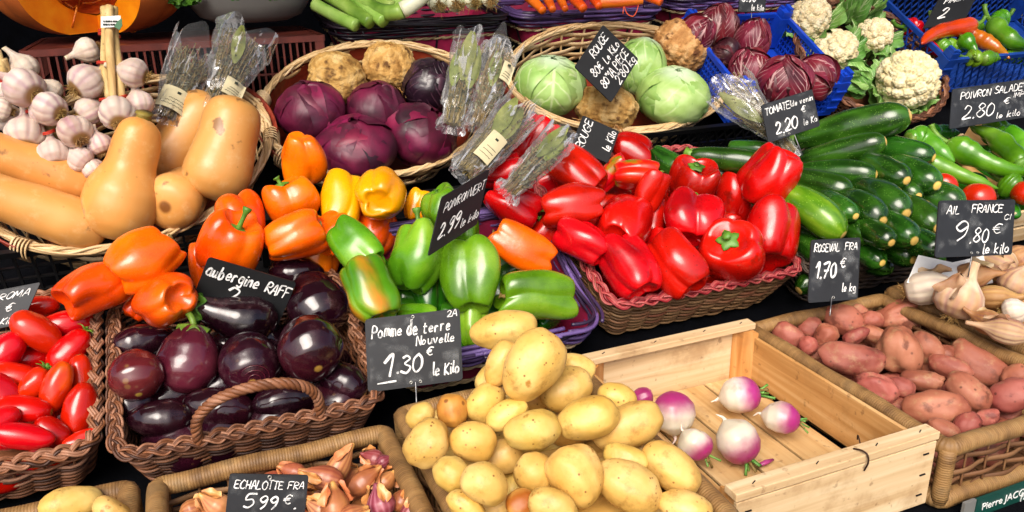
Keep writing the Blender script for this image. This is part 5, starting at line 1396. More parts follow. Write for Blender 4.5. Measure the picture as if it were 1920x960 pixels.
# turnips, z axis to the leaf stump
TU = [
 row(1205, 746, 42, 46, 110, 0, 'mostly purple small turnip behind the potato heap', pur=1),
 row(1262, 776, 90, 86, 92, 6, 'tall white turnip with a purple crown next to the potatoes'),
 row(1386, 742, 84, 76, 8, 0, 'white turnip at the back with a purple right side', stump=1),
 row(1303, 832, 70, 68, -48, 0, 'small pinkish turnip beside the right tray rim', stump=1),
 row(1463, 783, 78, 62, -12, 5, 'smallest pale turnip at the right plank with green stumps', stump=1),
 row(1382, 826, 94, 88, -62, -5, 'round white turnip in front with purple underneath', stump=1),
]
for it in pile(P1, TU, -.060, maxpull=.02):
    k = it.k; s = seed(); t = thing('turnip', k['label'], 'turnip', 'turnips in the wooden crate', it.M); L, W = it.L*.96, it.W*.94
    mobj('body', profile_mesh(L, W, [(0, 0), (.03, .12), (.1, .42), (.22, .78), (.45, 1.0), (.7, .95), (.88, .66), (.96, .36), (1, 0)], s, 44, 36, .02, .06).mesh('body'), M_('turnip_purple' if k.get('pur') else 'turnip'), t)
    a = Acc(); a.tube(catmull([(0, 0, -L*.46), (.002, .001, -L*.55), (.006, -.003, -L*.66)], 8), np.linspace(W*.06, W*.01, 8), 6); mobj('tap_root', a.mesh('tap_root'), M_('turnip'), t)
    if k.get('stump'):
        rng = np.random.default_rng(s)
        for q in range(6):
            an = q*1.05; a = Acc(); d = np.array([cos(an)*.5, sin(an)*.5, 1])+rng.normal(0, .25, 3); b = np.array([cos(an), sin(an), 0])*W*.07+np.array([0, 0, L*.46])
            ln = W*rng.uniform(.12, .32); a.tube([b, b+d*ln*.5, b+d*ln], [W*.045, W*.03, W*.036], 6); mobj('leaf_stump', a.mesh('leaf_stump'), M_('stem_brown' if q % 3 == 1 else 'cauli_leaf'), t)
P = atD(1438, 868, .93); a = Acc(); a.tube([(-.013, 0, 0), (0, .001, .001), (.013, .003, 0)], [.003, .0042, .002], 7, flat=(.7, 1)); o = mobj('leaf_scrap', a.mesh('leaf_scrap'), M_('turnip_purple'), None, Matrix.Translation(P1.hit(1438, 868, -.091))); settag(o, 'purple scrap of turnip stalk lying on the crate floor', 'scrap')

# shallots
SH = [
 row(690, 955, 80, 60, 30, 0, 'shallot in shadow at the bottom of its tray', lift=-.03), row(640, 900, 80, 60, 30, 0, 'shallot deep under the middle pair', lift=-.03), row(560, 935, 80, 60, 20, 0, 'shallot hidden behind the shallot sign', lift=-.03),
 row(520, 905, 80, 56, 20, 0, 'shallot just behind the shallot sign', lift=-.02), row(370, 952, 64, 44, 20, 0, 'shallot at the left end, by the bottom edge'), row(402, 945, 70, 52, 150, 0, 'shallot left of the shallot sign'), row(548, 884, 60, 40, 160, 0, 'small shallot peeping over the shallot sign'),
 row(697, 858, 46, 38, 160, 0, 'small reddish shallot in the back corner', red=1), row(722, 864, 34, 30, 30, 0, 'tiny reddish shallot against the corner post', red=1), row(640, 868, 84, 48, 60, 0, 'shallot with ragged papery skins standing at the back'),
 row(726, 900, 48, 42, 50, 0, 'orange brown shallot by the right rim', lift=.0), row(602, 893, 88, 50, 165, 0, 'long shallot at the upper left of the group'), row(756, 934, 54, 42, 60, 0, 'tan shallot by the right rim'), row(772, 956, 50, 40, 60, 0, 'dark red shallot in the front right corner', red=1),
 row(596, 952, 64, 50, 150, 0, 'shallot right of the shallot sign edge'), row(686, 900, 76, 46, 42, 5, 'shiny shallot with a root tuft in the middle', tuft=1), row(713, 938, 66, 60, 110, 10, 'shallot with a dark patch near the right', red=1), row(628, 942, 78, 62, 100, 5, 'round coppery shallot at the front', tuft=1), row(664, 965, 60, 48, 30, 0, 'shallot cut by the bottom edge'),
]
rng = np.random.default_rng(5)
for it in pile(Plane(.6, -.025, .05), SH, .0, maxpull=.04):
    k = it.k; s = seed(); t = thing('shallot', k['label'], 'shallot', 'shallots', it.M); L, W = it.L*1.02, it.W*.92
    mobj('bulb', profile_mesh(L, W, [(0, 0), (.02, .25), (.12, .72), (.3, 1), (.5, .95), (.7, .62), (.85, .28), (1, .12), (1, 0)], s, 36, 32, .02, .03).mesh('bulb'), M_('shallot_red' if k.get('red') else 'shallot'), t)
    for q in range(2):
        me = leaf_sheet(L*.55, W*.42, s+q, .15, .15, 10, 7, .0005, .6, -.7).mesh('skin'); an = q*2.5+s
        mobj('skin', me, M_('onion_skin'), t, Matrix.Rotation(an, 4, 'Z') @ Matrix.Translation((0, W*.46, -L*.05)) @ Matrix.Rotation(radians(104), 4, 'X'))
    if k.get('tuft'): mobj('roots', tuft(26, W*.1, W*.25, -L*.48, s, .0005).mesh('roots'), M_('garlic_root'), t)

# dry garlic at the right
GA = [
 row(1852, 604, 70, 46, 150, 0, 'brownish garlic bulb low by the left rim', mat='garlic_brown'), row(1912, 486, 70, 56, 40, 0, 'brown garlic bulb at the back right edge', mat='garlic_brown'), row(1820, 518, 96, 50, 10, 0, 'purple brown garlic bulb behind the large one', mat='garlic_brown'),
 row(1872, 495, 100, 60, 150, 0, 'garlic with a purple flared stalk in front of its sign'), row(1862, 560, 100, 50, 0, 0, 'dark papery garlic bulb right of the large one', mat='garlic_brown'), row(1735, 540, 120, 66, 12, 0, 'white garlic bulb at the left against the white paper', mat='garlic_white'),
 row(1905, 532, 84, 66, 60, 0, 'garlic bulb at the right edge, middle'), row(1900, 584, 64, 50, 10, 0, 'single smooth pale garlic clove at right', mat='garlic_white'), row(1890, 622, 104, 50, 165, 0, 'garlic bulb at the right front with its dry stalk to the left'),
 row(1798, 562, 112, 92, 66, 0, 'largest garlic bulb with its stalk pointing up right'),
]
for it in pile(Plane(.6, -.0, .06), GA, .005, maxpull=.05):
    k = it.k; s = seed(); t = thing('garlic_bulb', k['label'], 'garlic', 'loose garlic bulbs', it.M)
    mobj('bulb', garlic_mesh(it.L, it.W, s, 8, 1, .07).mesh('bulb'), M_(k.get('mat', 'garlic_dry')), t)
    mobj('roots', tuft(50, it.W*.13, it.W*.12, -it.L*.30, s, .0006).mesh('roots'), M_('garlic_root'), t)
    me = leaf_sheet(it.L*.45, it.W*.5, s, .3, .2, 10, 7, .0005, .6, -.4).mesh('skin'); mobj('skin', me, M_('garlic_dry'), t, Matrix.Rotation(s, 4, 'Z') @ Matrix.Translation((0, it.W*.38, -it.L*.05)) @ Matrix.Rotation(radians(75), 4, 'X'))
# ------------------------------------------------------------------ tied garlic bunches at the back of the squash basket
def bunch(label, bulbs, stalks, ties, D0, tag=None, fillers=()):
    c = atD(*bulbs[len(bulbs)//2][:2], D0)
    t = thing('garlic_bunch', label, 'garlic', 'tied bunches of garlic', Matrix.Translation(c)); back = Matrix.Translation(-Vector(c))
    for (x, y, w_, ang, tilt, dd) in bulbs:
        P = atD(x, y, D0+dd); W = w_*(D0+dd)/FPX; M, ax = lookframe(P, ang, tilt, x*.3); s = seed()
        b = mobj('bulb', garlic_mesh(W*1.25, W, s, 9, 1, .07).mesh('bulb'), M_('garlic' if int(x+y) % 3 else 'garlic_white'), t, back @ M)
        mobj('roots', tuft(70, W*.13, W*.10, -W*1.25*.31, s, .0006).mesh('roots'), M_('garlic_root'), b)
    for pts, r in stalks:
        P = [atD(x, y, D0+d)-c for x, y, d in pts]; a = Acc(); a.tube(catmull(P, 16), r*D0/FPX*np.linspace(1, .85, 16), 8); mobj('stalk', a.mesh('stalk'), M_('dry_stalk'), t)
    for x, y, rx, d, sl in ties:
        P0 = atD(x, y, D0+d)-c; to = nrm(_C-atD(x, y, D0)); rt = nrm(_r-(_r@to)*to); up = np.cross(to, rt); R = rx*D0/FPX; a = Acc()
        for q in (0, 1): a.tube([P0+rt*R*cos(th)+to*R*.8*sin(th)+up*(R*sl*cos(th)+(q-.5)*.0025+.001*sin(3*th)) for th in np.linspace(0, 2*pi, 24, endpoint=False)], .0012, 5, closed=True)
        mobj('string', a.mesh('string'), M_('cord_red'), t)
    if tag:
        x0, y0, x1, y1 = tag; me_ = None
        def card(nm, x0, y0, x1, y1, D, mat, th=.0012):
            a = Acc(); P = [atD(x0, y1, D), atD(x1, y1-2, D), atD(x1, y0-2, D), atD(x0, y0, D)]; to = nrm(_C-P[0]); V = np.array(P+[p-to*th for p in P])-c
            a.add(V, [[0, 1, 2, 3], [7, 6, 5, 4], [0, 4, 5, 1], [1, 5, 6, 2], [2, 6, 7, 3], [3, 7, 4, 0]]); return mobj(nm, a.mesh(nm, False), M_(mat), t)
        card('paper_tag', x0, y0, x1, y1, D0-.030, 'paper_white'); 
        a = Acc()
        for i in range(2):
            for k in range(6): P = atD(x0+6+k*4.6, y0+9+i*6, D0-.0315)-c; a.box(P, (.0036*(.6+.4*((k*7+i) % 3)/2), .0006, .0028))
        mobj('print', a.mesh('print', False), M_('print_dark'), t)
        a = Acc(); P = [atD(x, y, D0-.0325)-c for x, y in ((x1-12, y1-2), (x1-6, y1-12), (x1+2, y1-18), (x1+3, y1-4), (x1-2, y1+4))]; a.add(np.array(P), np.arange(5)[None]); P2 = np.array(P)+nrm(_f)*.001; a.add(P2[::-1], np.arange(5)[None]); mobj('emblem', a.mesh('emblem', False), M_('tag_green'), t)
D1 = 1.34
bunch('upright bunch of garlic with a bound stalk and white paper tag', [
 (164, 94, 50, 200, 10, .03), (166, 210, 56, 30, -10, .0), (262, 195, 54, 100, -20, .01), (160, 153, 70, 35, -20, -.01), (251, 137, 60, 160, -15, .0), (221, 213, 70, 95, -45, -.015)],
 [([(196, 14, -.005), (198, 60, -.01), (196, 120, -.005), (204, 186, 0)], 8), ([(205, 12, -.012), (205, 70, -.022), (208, 130, -.02), (212, 188, -.01)], 8), ([(213, 14, -.0), (216, 80, -.008), (224, 130, -.008), (228, 186, -.0)], 8), ([(206, 16, .008), (208, 80, .01), (214, 184, .012)], 8), ([(189, 140, .0), (196, 100, -.004), (196, 60, -.002)], 5)],
 [(204, 56, 17, 0, .1), (205, 66, 18, 0, -.15), (206, 116, 22, 0, .08), (213, 184, 24, 0, .15)], D1, (189, 31, 226, 52))
bunch('hanging bunch of many pink striped garlic bulbs at the left edge', [
 (46, 128, 56, 120, -10, .03), (10, 172, 50, 60, 0, .04), (20, 225, 56, 100, -10, .03), (2, 205, 46, 160, 0, .0), (95, 172, 50, 140, 0, .03),
 (175, 318, 46, 120, -20, .01), (66, 288, 42, 100, 0, .02), (130, 330, 40, 100, -10, .03), (187, 271, 46, 110, -10, .01), (86, 206, 62, 130, -30, .0),
 (152, 300, 50, 140, -25, .0), (102, 290, 64, 100, -30, -.005), (48, 250, 70, 85, -30, -.005), (141, 247, 66, 120, -45, -.01), (94, 204, 66, 150, -40, -.02), (46, 165, 78, 140, -45, -.02)],
 [([(-6, 96, .0), (4, 130, .0), (14, 160, .02)], 8), ([(6, 110, .0), (14, 134, .01), (22, 160, .02)], 7), ([(24, 168, .03), (60, 200, .03), (95, 240, .03), (130, 300, .03)], 12), ([(60, 200, .01), (62, 226, .0)], 6)],
 [(60, 206, 10, 0, .4), (92, 248, 10, 0, .4), (8, 150, 16, 0, .2)], D1-.02)
a = None
# ------------------------------------------------------------------ cut pumpkin
def pumpkin():
    D = 1.60; P0 = atD(172, -12, D); R = 172*D/FPX; H = R*1.06; zb = P0[2]
    c = np.array([P0[0], P0[1]+.02, .44])
    t = thing('cut_pumpkin', 'big orange pumpkin with a wedge cut out, showing flesh and seeds', 'pumpkin', None, Matrix.Translation(c))
    va = atan2(-c[1], -c[0])      # towards the shopper
    a0, a1 = va+radians(28), va+2*pi-radians(44)       # skin runs round from right cut to left cut
    def rad(z, th): return R*np.sqrt(np.clip(1-((z-H*.5)/(H*.53))**2, 0, 1))**.8*(1-.045*(1-np.abs(np.sin(6*th))**.7))
    def rin(z): return .60*R*np.sqrt(np.clip(1-((z-H*.54)/(H*.36))**2, 0, 1))
    n = 90; th = np.linspace(a0, a1, n); zz = H*.5-H*.529*np.cos(np.linspace(0.0, pi, 40)); zz = np.clip(zz, .0005, None)
    Z, TH = np.meshgrid(zz, th, indexing='ij'); Rr = rad(Z, TH)
    a = Acc(); a.grid(np.stack([Rr*np.cos(TH), Rr*np.sin(TH), Z], -1)); mobj('skin', a.mesh('skin'), M_('pumpkin_skin'), t)
    for ang, flip in ((a0, 1), (a1, 0)):
        a = Acc(); f = np.linspace(0, 1, 14); G = []
        for z in zz:
            ro = rad(np.array(z), np.array(ang)); ri = min(float(rin(np.array(z))), float(ro)*.92); r = ri+(ro-ri)*f
            G.append(np.stack([r*cos(ang), r*sin(ang), np.full(14, z)], 1))
        G = np.array(G); a.grid(G if flip else G[:, ::-1]); mobj('flesh', a.mesh('flesh'), M_('pumpkin_flesh'), t)
    zi = np.linspace(H*.18, H*.90, 30); Z, TH = np.meshgrid(zi, np.linspace(a0, a1, 70), indexing='ij'); Ri = rin(Z)*(1+.05*fbm(np.stack([np.cos(TH), np.sin(TH), Z/R], -1), 3, 1.5, 4))
    a = Acc(); a.grid(np.stack([Ri*np.cos(TH), Ri*np.sin(TH), Z], -1)[:, ::-1]); mobj('seed_cavity', a.mesh('seed_cavity'), M_('pumpkin_core'), t)
    a = Acc(); rng = np.random.default_rng(8)
    for k in range(60):
        an = rng.uniform(a0+.2, a1-.2); z = rng.uniform(H*.3, H*.8); r = float(rin(np.array(z)))*rng.uniform(.65, .95); o = np.array([r*cos(an), r*sin(an), z]); d = rng.normal(0, .02, (4, 3)); a.tube(catmull(o+np.cumsum(d, 0)*.7, 10), .0022, 4)
    mobj('seed_fibres', a.mesh('seed_fibres'), M_('pumpkin_core'), t)
pumpkin()
# ------------------------------------------------------------------ zinc tub with parsley
def tub():
    D = 1.66; c = atD(486, 58, D); R = 124*D/FPX; c[1] += .12; c[2] = .447
    t = thing('zinc_tub', 'dull grey zinc tub holding parsley', 'tub', None, Matrix.Translation(c))
    prof = np.array([(0, 0), (.55, 0), (.78, .012), (.90, .035), (.97, .075), (1.0, .13), (1.02, .2), (1.06, .205), (1.06, .212), (1.0, .21), (.96, .13), (.9, .06), (0, .02)])
    a = Acc(); th = np.linspace(0, 2*pi, 73); G = np.array([np.stack([r*R*np.cos(th), r*R*.8*np.sin(th), np.full(73, z)], 1) for r, z in prof]); a.grid(G); mobj('tub_wall', a.mesh('tub_wall'), M_('zinc'), t)
tub()
def sprig(label, px, py, D, L, hang, n, s, name='parsley', yaw=0):
    """stalk with lobed leaves, hanging over a rim"""
    rng = np.random.default_rng(s); c = atD(px, py, D); t = thing(name, label, 'herb', 'sprays of parsley', Matrix.Translation(c))
    a = Acc(); b = Acc()
    for k in range(n):
        d = np.array([rng.normal(0, .6)+yaw, rng.normal(-.15, .35), -hang*rng.uniform(.4, 1.1)]); ln = L*rng.uniform(.6, 1.1)
        o = np.array([rng.normal(0, .02), .02, .03]); q = catmull([o, o+np.array([d[0]*.3, -.3, .1])*ln, o+d*ln*.7+np.array([0, -.015, 0]), o+d*ln], 12); a.tube(q, .0011, 4); a.tube(catmull([o+np.array([rng.normal(0, .01), .07, .14]), o+np.array([0, .035, .165]), o+np.array([0, .0, .12]), o], 12), .0014, 4)
        for m in range(7):
            i = int(5+m); bp = q[min(i, 11)]; az = rng.uniform(0, 6.28); ls = .011*rng.uniform(.7, 1.4)
            dv = nrm(np.array([cos(az), -.5, rng.normal(-.2, .4)])); sv = nrm(np.cross(dv, np.array([rng.normal(0, .3), -.8, .5]))); nv_ = np.cross(sv, dv)
            ang = np.linspace(-2.4, 2.4, 15); rr = ls*(.62+.38*np.abs(np.cos(ang*2.2)))*(1-.25*np.abs(ang)/2.4)
            ring = bp+dv*ls*.5+(np.cos(ang)*rr)[:, None]*dv+(np.sin(ang)*rr)[:, None]*sv+(.25*ls*np.sin(ang*4))[:, None]*nv_*.5
            V = np.concatenate([bp[None], ring]); F = np.array([[0, j, j+1] for j in range(1, 15)]); b.add(V, F, np.zeros((14, 3, 2)))
    mobj('stalks', a.mesh('stalks'), M_('stem_green'), t); mobj('leaves', b.mesh('leaves', False), M_('parsley'), t)
sprig('small parsley sprig hanging over the left of the zinc tub', 402, 6, 1.53, .03, .55, 2, 3)
sprig('broad parsley spray hanging over the middle of the zinc tub', 492, 4, 1.53, .04, .5, 6, 4)
sprig('parsley spray hanging at the right of the zinc tub', 566, 4, 1.55, .04, .4, 5, 6, yaw=.3)
sprig('dark parsley spray between the pumpkin and the zinc tub', 352, 18, 1.62, .04, .45, 6, 7)
# ------------------------------------------------------------------ leeks, roots, carrots
def stick(name, label, cat, group, pts, r, mats, D, split=None, roots=False, taper=(1, 1)):
    P = np.array([atD(x, y, D+dd) for x, y, dd in pts]); c = P[0]; t = thing(name, label, cat, group, Matrix.Translation(c)); n = 30; q = catmull(P-c, n); R = r*D/FPX*np.linspace(taper[0], taper[1], n)
    if split:
        m = int(n*split); a = Acc(); a.tube(q[:m+1], R[:m+1], 12); mobj('green_leaves', a.mesh('green_leaves'), M_(mats[0]), t); a = Acc(); a.tube(q[m:], R[m:]*1.01, 12); mobj('white_shaft', a.mesh('white_shaft'), M_(mats[1]), t)
    else:
        a = Acc(); a.tube(q, R, 12); mobj('body', a.mesh('body'), M_(mats[0]), t)
    if roots:
        d = nrm(q[-1]-q[-2]); rng = np.random.default_rng(int(abs(pts[0][0]))); a = Acc()
        for k in range(60):
            v = nrm(d+rng.normal(0, .45, 3)); a.tube([q[-1]+rng.normal(0, R[-1]*.4, 3), q[-1]+v*.012+rng.normal(0, .003, 3), q[-1]+v*.022+rng.normal(0, .006, 3)], [.0008, .0006, .0004], 3, caps=False)
        mobj('roots', a.mesh('roots'), M_('garlic_root'), t)
    return t
gl = 'leeks in the black basket'
for lab, pts, r, kw in [
 ('leek top lying lowest at the left of its basket', [(590, 8, .02), (630, 30, .0), (668, 48, -.02)], 12, {}),
 ('green leek leaves at the back left', [(640, -30, .08), (690, -5, .07), (735, 16, .05)], 15, {}),
 ('pale green leek shaft second from the left', [(610, -12, .03), (650, 12, .01), (695, 42, -.02)], 13, {}),
 ('leek slanting down in the middle of the basket', [(650, -16, .03), (680, 8, .01), (720, 40, -.02)], 13, {}),
 ('leek bent in a long white curve across the basket', [(660, -22, .02), (700, 16, .0), (745, 22, -.03), (785, -2, -.03), (800, -20, -.02)], 15, dict(split=.55)),
 ('leek top at the back behind the bent one', [(720, -30, .08), (740, 0, .07), (760, 24, .05)], 13, {})]:
    stick('leek', lab, 'leek', gl, pts, r, ('leek_green', 'leek_white'), 1.71, **kw)
for lab, pts, r in [('leek root end left in the white row', [(800, -26, .06), (812, -4, .03), (822, 8, -.0)], 17), ('hairy leek root end in the middle of the white row', [(836, -30, .06), (846, -6, .03), (856, 6, .0)], 18), ('leek root end second from the right', [(872, -34, .06), (880, -10, .03), (888, 2, .0)], 17), ('leek root end at the right end of the white row', [(904, -38, .06), (912, -14, .03), (920, -2, .0)], 17)]:
    stick('leek', lab, 'leek', gl, pts, r, ('leek_white',), 1.74, roots=True)
gc = 'carrots in the purple basket'
for i, (lab, pts, r) in enumerate([
 ('carrot at the left end of the carrot basket', [(985, -14, .05), (1000, 2, .02), (1018, 20, -.01)], 11), ('second carrot from the left in the basket', [(1018, -18, .05), (1028, 0, .02), (1036, 18, -.01)], 10), ('third carrot from the left, thin', [(1046, -20, .05), (1052, 0, .02), (1060, 17, -.01)], 9),
 ('thick carrot left of the middle of the basket', [(1066, -20, .05), (1078, -2, .02), (1094, 16, -.01)], 12), ('carrot in the middle of the carrot basket', [(1105, -24, .05), (1112, -6, .02), (1124, 12, -.01)], 11), ('long carrot lying level at the right with a thread of root', [(1126, 4, .0), (1165, 3, -.01), (1205, 0, -.01)], 11), ('carrot at the right end of the basket', [(1190, -26, .05), (1210, -10, .02), (1240, 4, -.0)], 11)]):
    t = stick('carrot', lab, 'carrot', gc, pts, r, ('carrot',), 1.86, taper=(1.1, .7))
    if 'thread' in lab:
        c = Vector(t.matrix_world.translation); a = Acc(); P = [np.array(atD(x, y, 1.85))-np.array(c) for x, y in ((1180, 2), (1195, 0), (1196, 14), (1188, 30), (1176, 26), (1170, 12), (1168, 26))]; a.tube(catmull(P, 40), .0011, 5); mobj('root_thread', a.mesh('root_thread'), M_('carrot'), t)
# ------------------------------------------------------------------ dried herb bags
def bag(label, foot, top, D0, D1_, w0, w1, s, bay=2, twigs=60, lab=None, spread=1.0, herb='dry_herb', foot_len=.25):
    rng = np.random.default_rng(s); A, B = atD(*foot, D0), atD(*top, D1_); L = float(np.linalg.norm(B-A)); z = (B-A)/L; to = nrm(_C-A); x = nrm(np.cross(z, to)); y = np.cross(z, x)   # -y looks at the shopper? fixed below
    if y @ to < 0: x, y = -x, -y
    t = thing('herb_bag', label, 'herb bag', 'bags of dried herbs', frame(A, x, y, z))
    k = D0/FPX; W0, W1 = w0*k/2, w1*D1_/FPX/2
    def wid(f): return W0+(W1-W0)*sst(0, 1, f)*1.0 if foot_len == 0 else np.where(f < foot_len, W0*(1.0-.35*np.sin(pi*f/foot_len)), W0*.9+(W1-W0*.9)*((f-foot_len)/(1-foot_len))**.8)
    # herbs
    a = Acc(); b = Acc()
    for q in range(twigs):
        an = rng.uniform(0, 6.28); r0 = sqrt(rng.uniform(0, 1)); ln = rng.uniform(.6, 1.0)*.97
        pts = []
        for f in np.linspace(.06, ln, 7):
            ww = float(wid(np.array(f)))*.8*spread; pts.append([ww*r0*cos(an)+rng.normal(0, .0015), ww*.42*r0*sin(an)+rng.normal(0, .001), f*L])
        pts = np.array(pts); a.tube(pts, rng.uniform(.0004, .0010), 4, caps=False)
        for m in range(14):
            f = rng.uniform(1, 6); i = int(f); o = pts[i]+(pts[min(i+1, 6)]-pts[i])*(f-i); d = nrm(rng.normal(0, 1, 3)+np.array([0, .2, .8])); ll = rng.uniform(.004, .010); sv = nrm(np.cross(d, rng.normal(0, 1, 3)))*ll*.22
            b.add([o, o+d*ll*.5+sv, o+d*ll, o+d*ll*.5-sv], [[0, 1, 2, 3]])
    mobj('twigs', a.mesh('twigs'), M_('dry_twig'), t); mobj('herb_leaves', b.mesh('herb_leaves', False), M_(herb), t)
    for q in range(bay):
        ll = L*rng.uniform(.38, .52); f0 = rng.uniform(.36, .56); me = leaf_sheet(ll, ll*.27, s+q, .06, .03, 12, 7, .0006, 1.0, .1).mesh('bay_leaf'); xo = (q-(bay-1)/2)*W1*.55
        mobj('bay_leaf', me, M_('bay_leaf'), t, Matrix.Translation((xo*.8, W1*.30, f0*L)) @ Matrix.Rotation(rng.normal(0, .14), 4, 'Y') @ Matrix.Rotation(radians(90), 4, 'X') @ Matrix.Rotation(pi if q % 2 else 0, 4, 'Y'))
    # film
    n = 44; m = 26; G = []
    th = np.linspace(0, 2*pi, n, endpoint=False)
    for f in np.linspace(0, 1, m):
        ww = float(wid(np.array(f)))*1.05; top_ = sst(.75, 1.0, f)
        P = np.stack([ww*np.cos(th), ww*.5*np.sin(th), np.full(n, f*L)], 1)
        amp = .0020*(1+2.2*np.exp(-((f-.12)/.12)**2))
        dn = amp*fbm(np.stack([np.cos(th)*2, np.sin(th)*2, np.full(n, f*6)], 1), s, .8, 3)
        P[:, 0] += dn*np.cos(th); P[:, 1] += dn*np.sin(th); P[:, 2] += top_*.022*fbm(np.stack([np.cos(th), np.sin(th), 0*th], 1), s+4, .6, 2); G.append(P)
    G = np.array(G); G = np.concatenate([G, G[:, :1]], 1); a = Acc(); a.grid(G); mobj('clear_film', a.mesh('clear_film'), M_('cellophane'), t)
    if lab:
        f0, lw, lh, xo = lab; ww = float(wid(np.array(f0+lh/2)))
        a = Acc(); xs = np.linspace(-lw, lw, 9)*W1+xo*W1; G = np.array([[[xx, ww*.5*sqrt(max(.05, 1-(xx/ww)**2))+.0045, zz*L] for xx in xs] for zz in np.linspace(f0, f0+lh, 5)]); a.grid(G); G2 = G-np.array([0, .0008, 0]); a.grid(G2[:, ::-1]); mobj('label', a.mesh('label'), M_('paper_cream'), t)
        a = Acc()
        for ln_ in range(3):
            zz = (f0+lh*(.18+.14*ln_))*L; xx = np.linspace(-lw*.75, lw*.75*(1-.2*ln_), 22)*W1+xo*W1; a.tube([[q, ww*.5*sqrt(max(.05, 1-(q/ww)**2))+.0049, zz+.0010*sin(i*2.1)] for i, q in enumerate(xx)], .0004, 4)
        zz = (f0+lh*.78)*L; q = xo*W1; a.box((q, ww*.5+.0049, zz), (.006, .0006, .005)); mobj('print', a.mesh('print', False), M_('print_dark'), t)
bag('clear bag of grey thyme left, standing behind the butternut squash', (306, 226), (374, 84), 1.40, 1.50, 46, 92, 11, 0, 110, (.10, .62, .25, -.1), foot_len=0)
bag('clear bag of brown dried herbs leaning right, over the brown crate', (398, 214), (466, 58), 1.44, 1.54, 46, 108, 12, 1, 110, (.20, .34, .18, -.3), foot_len=0)
bag('clear bag of green bay leaves beside the blackish cabbage', (845, 244), (886, 66), 1.47, 1.57, 56, 66, 13, 3, 90, None, spread=1.0)
bag('clear bag of thyme with a small tag, right of the bay leaves', (893, 244), (950, 76), 1.47, 1.58, 48, 64, 14, 1, 110, (.52, .34, .20, -.6))
bag('herb bag with a printed label leaning behind the slanted sign', (868, 332), (984, 200), 1.36, 1.50, 62, 78, 15, 2, 120, (.18, .42, .32, -.05), foot_len=0)
bag('clear herb bag with bay leaves lying over the red peppers', (948, 366), (1058, 250), 1.30, 1.42, 48, 64, 16, 2, 80, None)
bag('cone of dried herbs tied at the right, beyond the white cabbages', (1496, 296), (1352, 150), 1.62, 1.68, 16, 92, 17, 1, 150, None, foot_len=0)
# ------------------------------------------------------------------ paper in the garlic tray
def card(label, name, pts, Ds, mat):
    P = np.array([atD(x, y, D) for (x, y), D in zip(pts, Ds)]); c = P.mean(0); n = len(P); to = nrm(_C-c); a = Acc(); V = np.concatenate([P-c, P-c-to*.0012]); a.add(V, np.arange(n)[None]); a.f[-1] = a.f[-1]; a.add(np.zeros((1, 3)), np.zeros((0, 4), int))
    for i in range(n): a.f.append(np.array([[i, (i+1) % n, n+(i+1) % n, n+i]])); a.uv.append(np.zeros((1, 4, 2)))
    settag(mobj(name, a.mesh(name, False), M_(mat), None, Matrix.Translation(c)), label, 'paper')
card('white paper sheet behind the white garlic bulb', 'paper_sheet', [(1700, 530), (1722, 478), (1786, 492), (1850, 478), (1862, 530), (1800, 545)], [1.34, 1.38, 1.40, 1.44, 1.42, 1.36], 'paper_white')

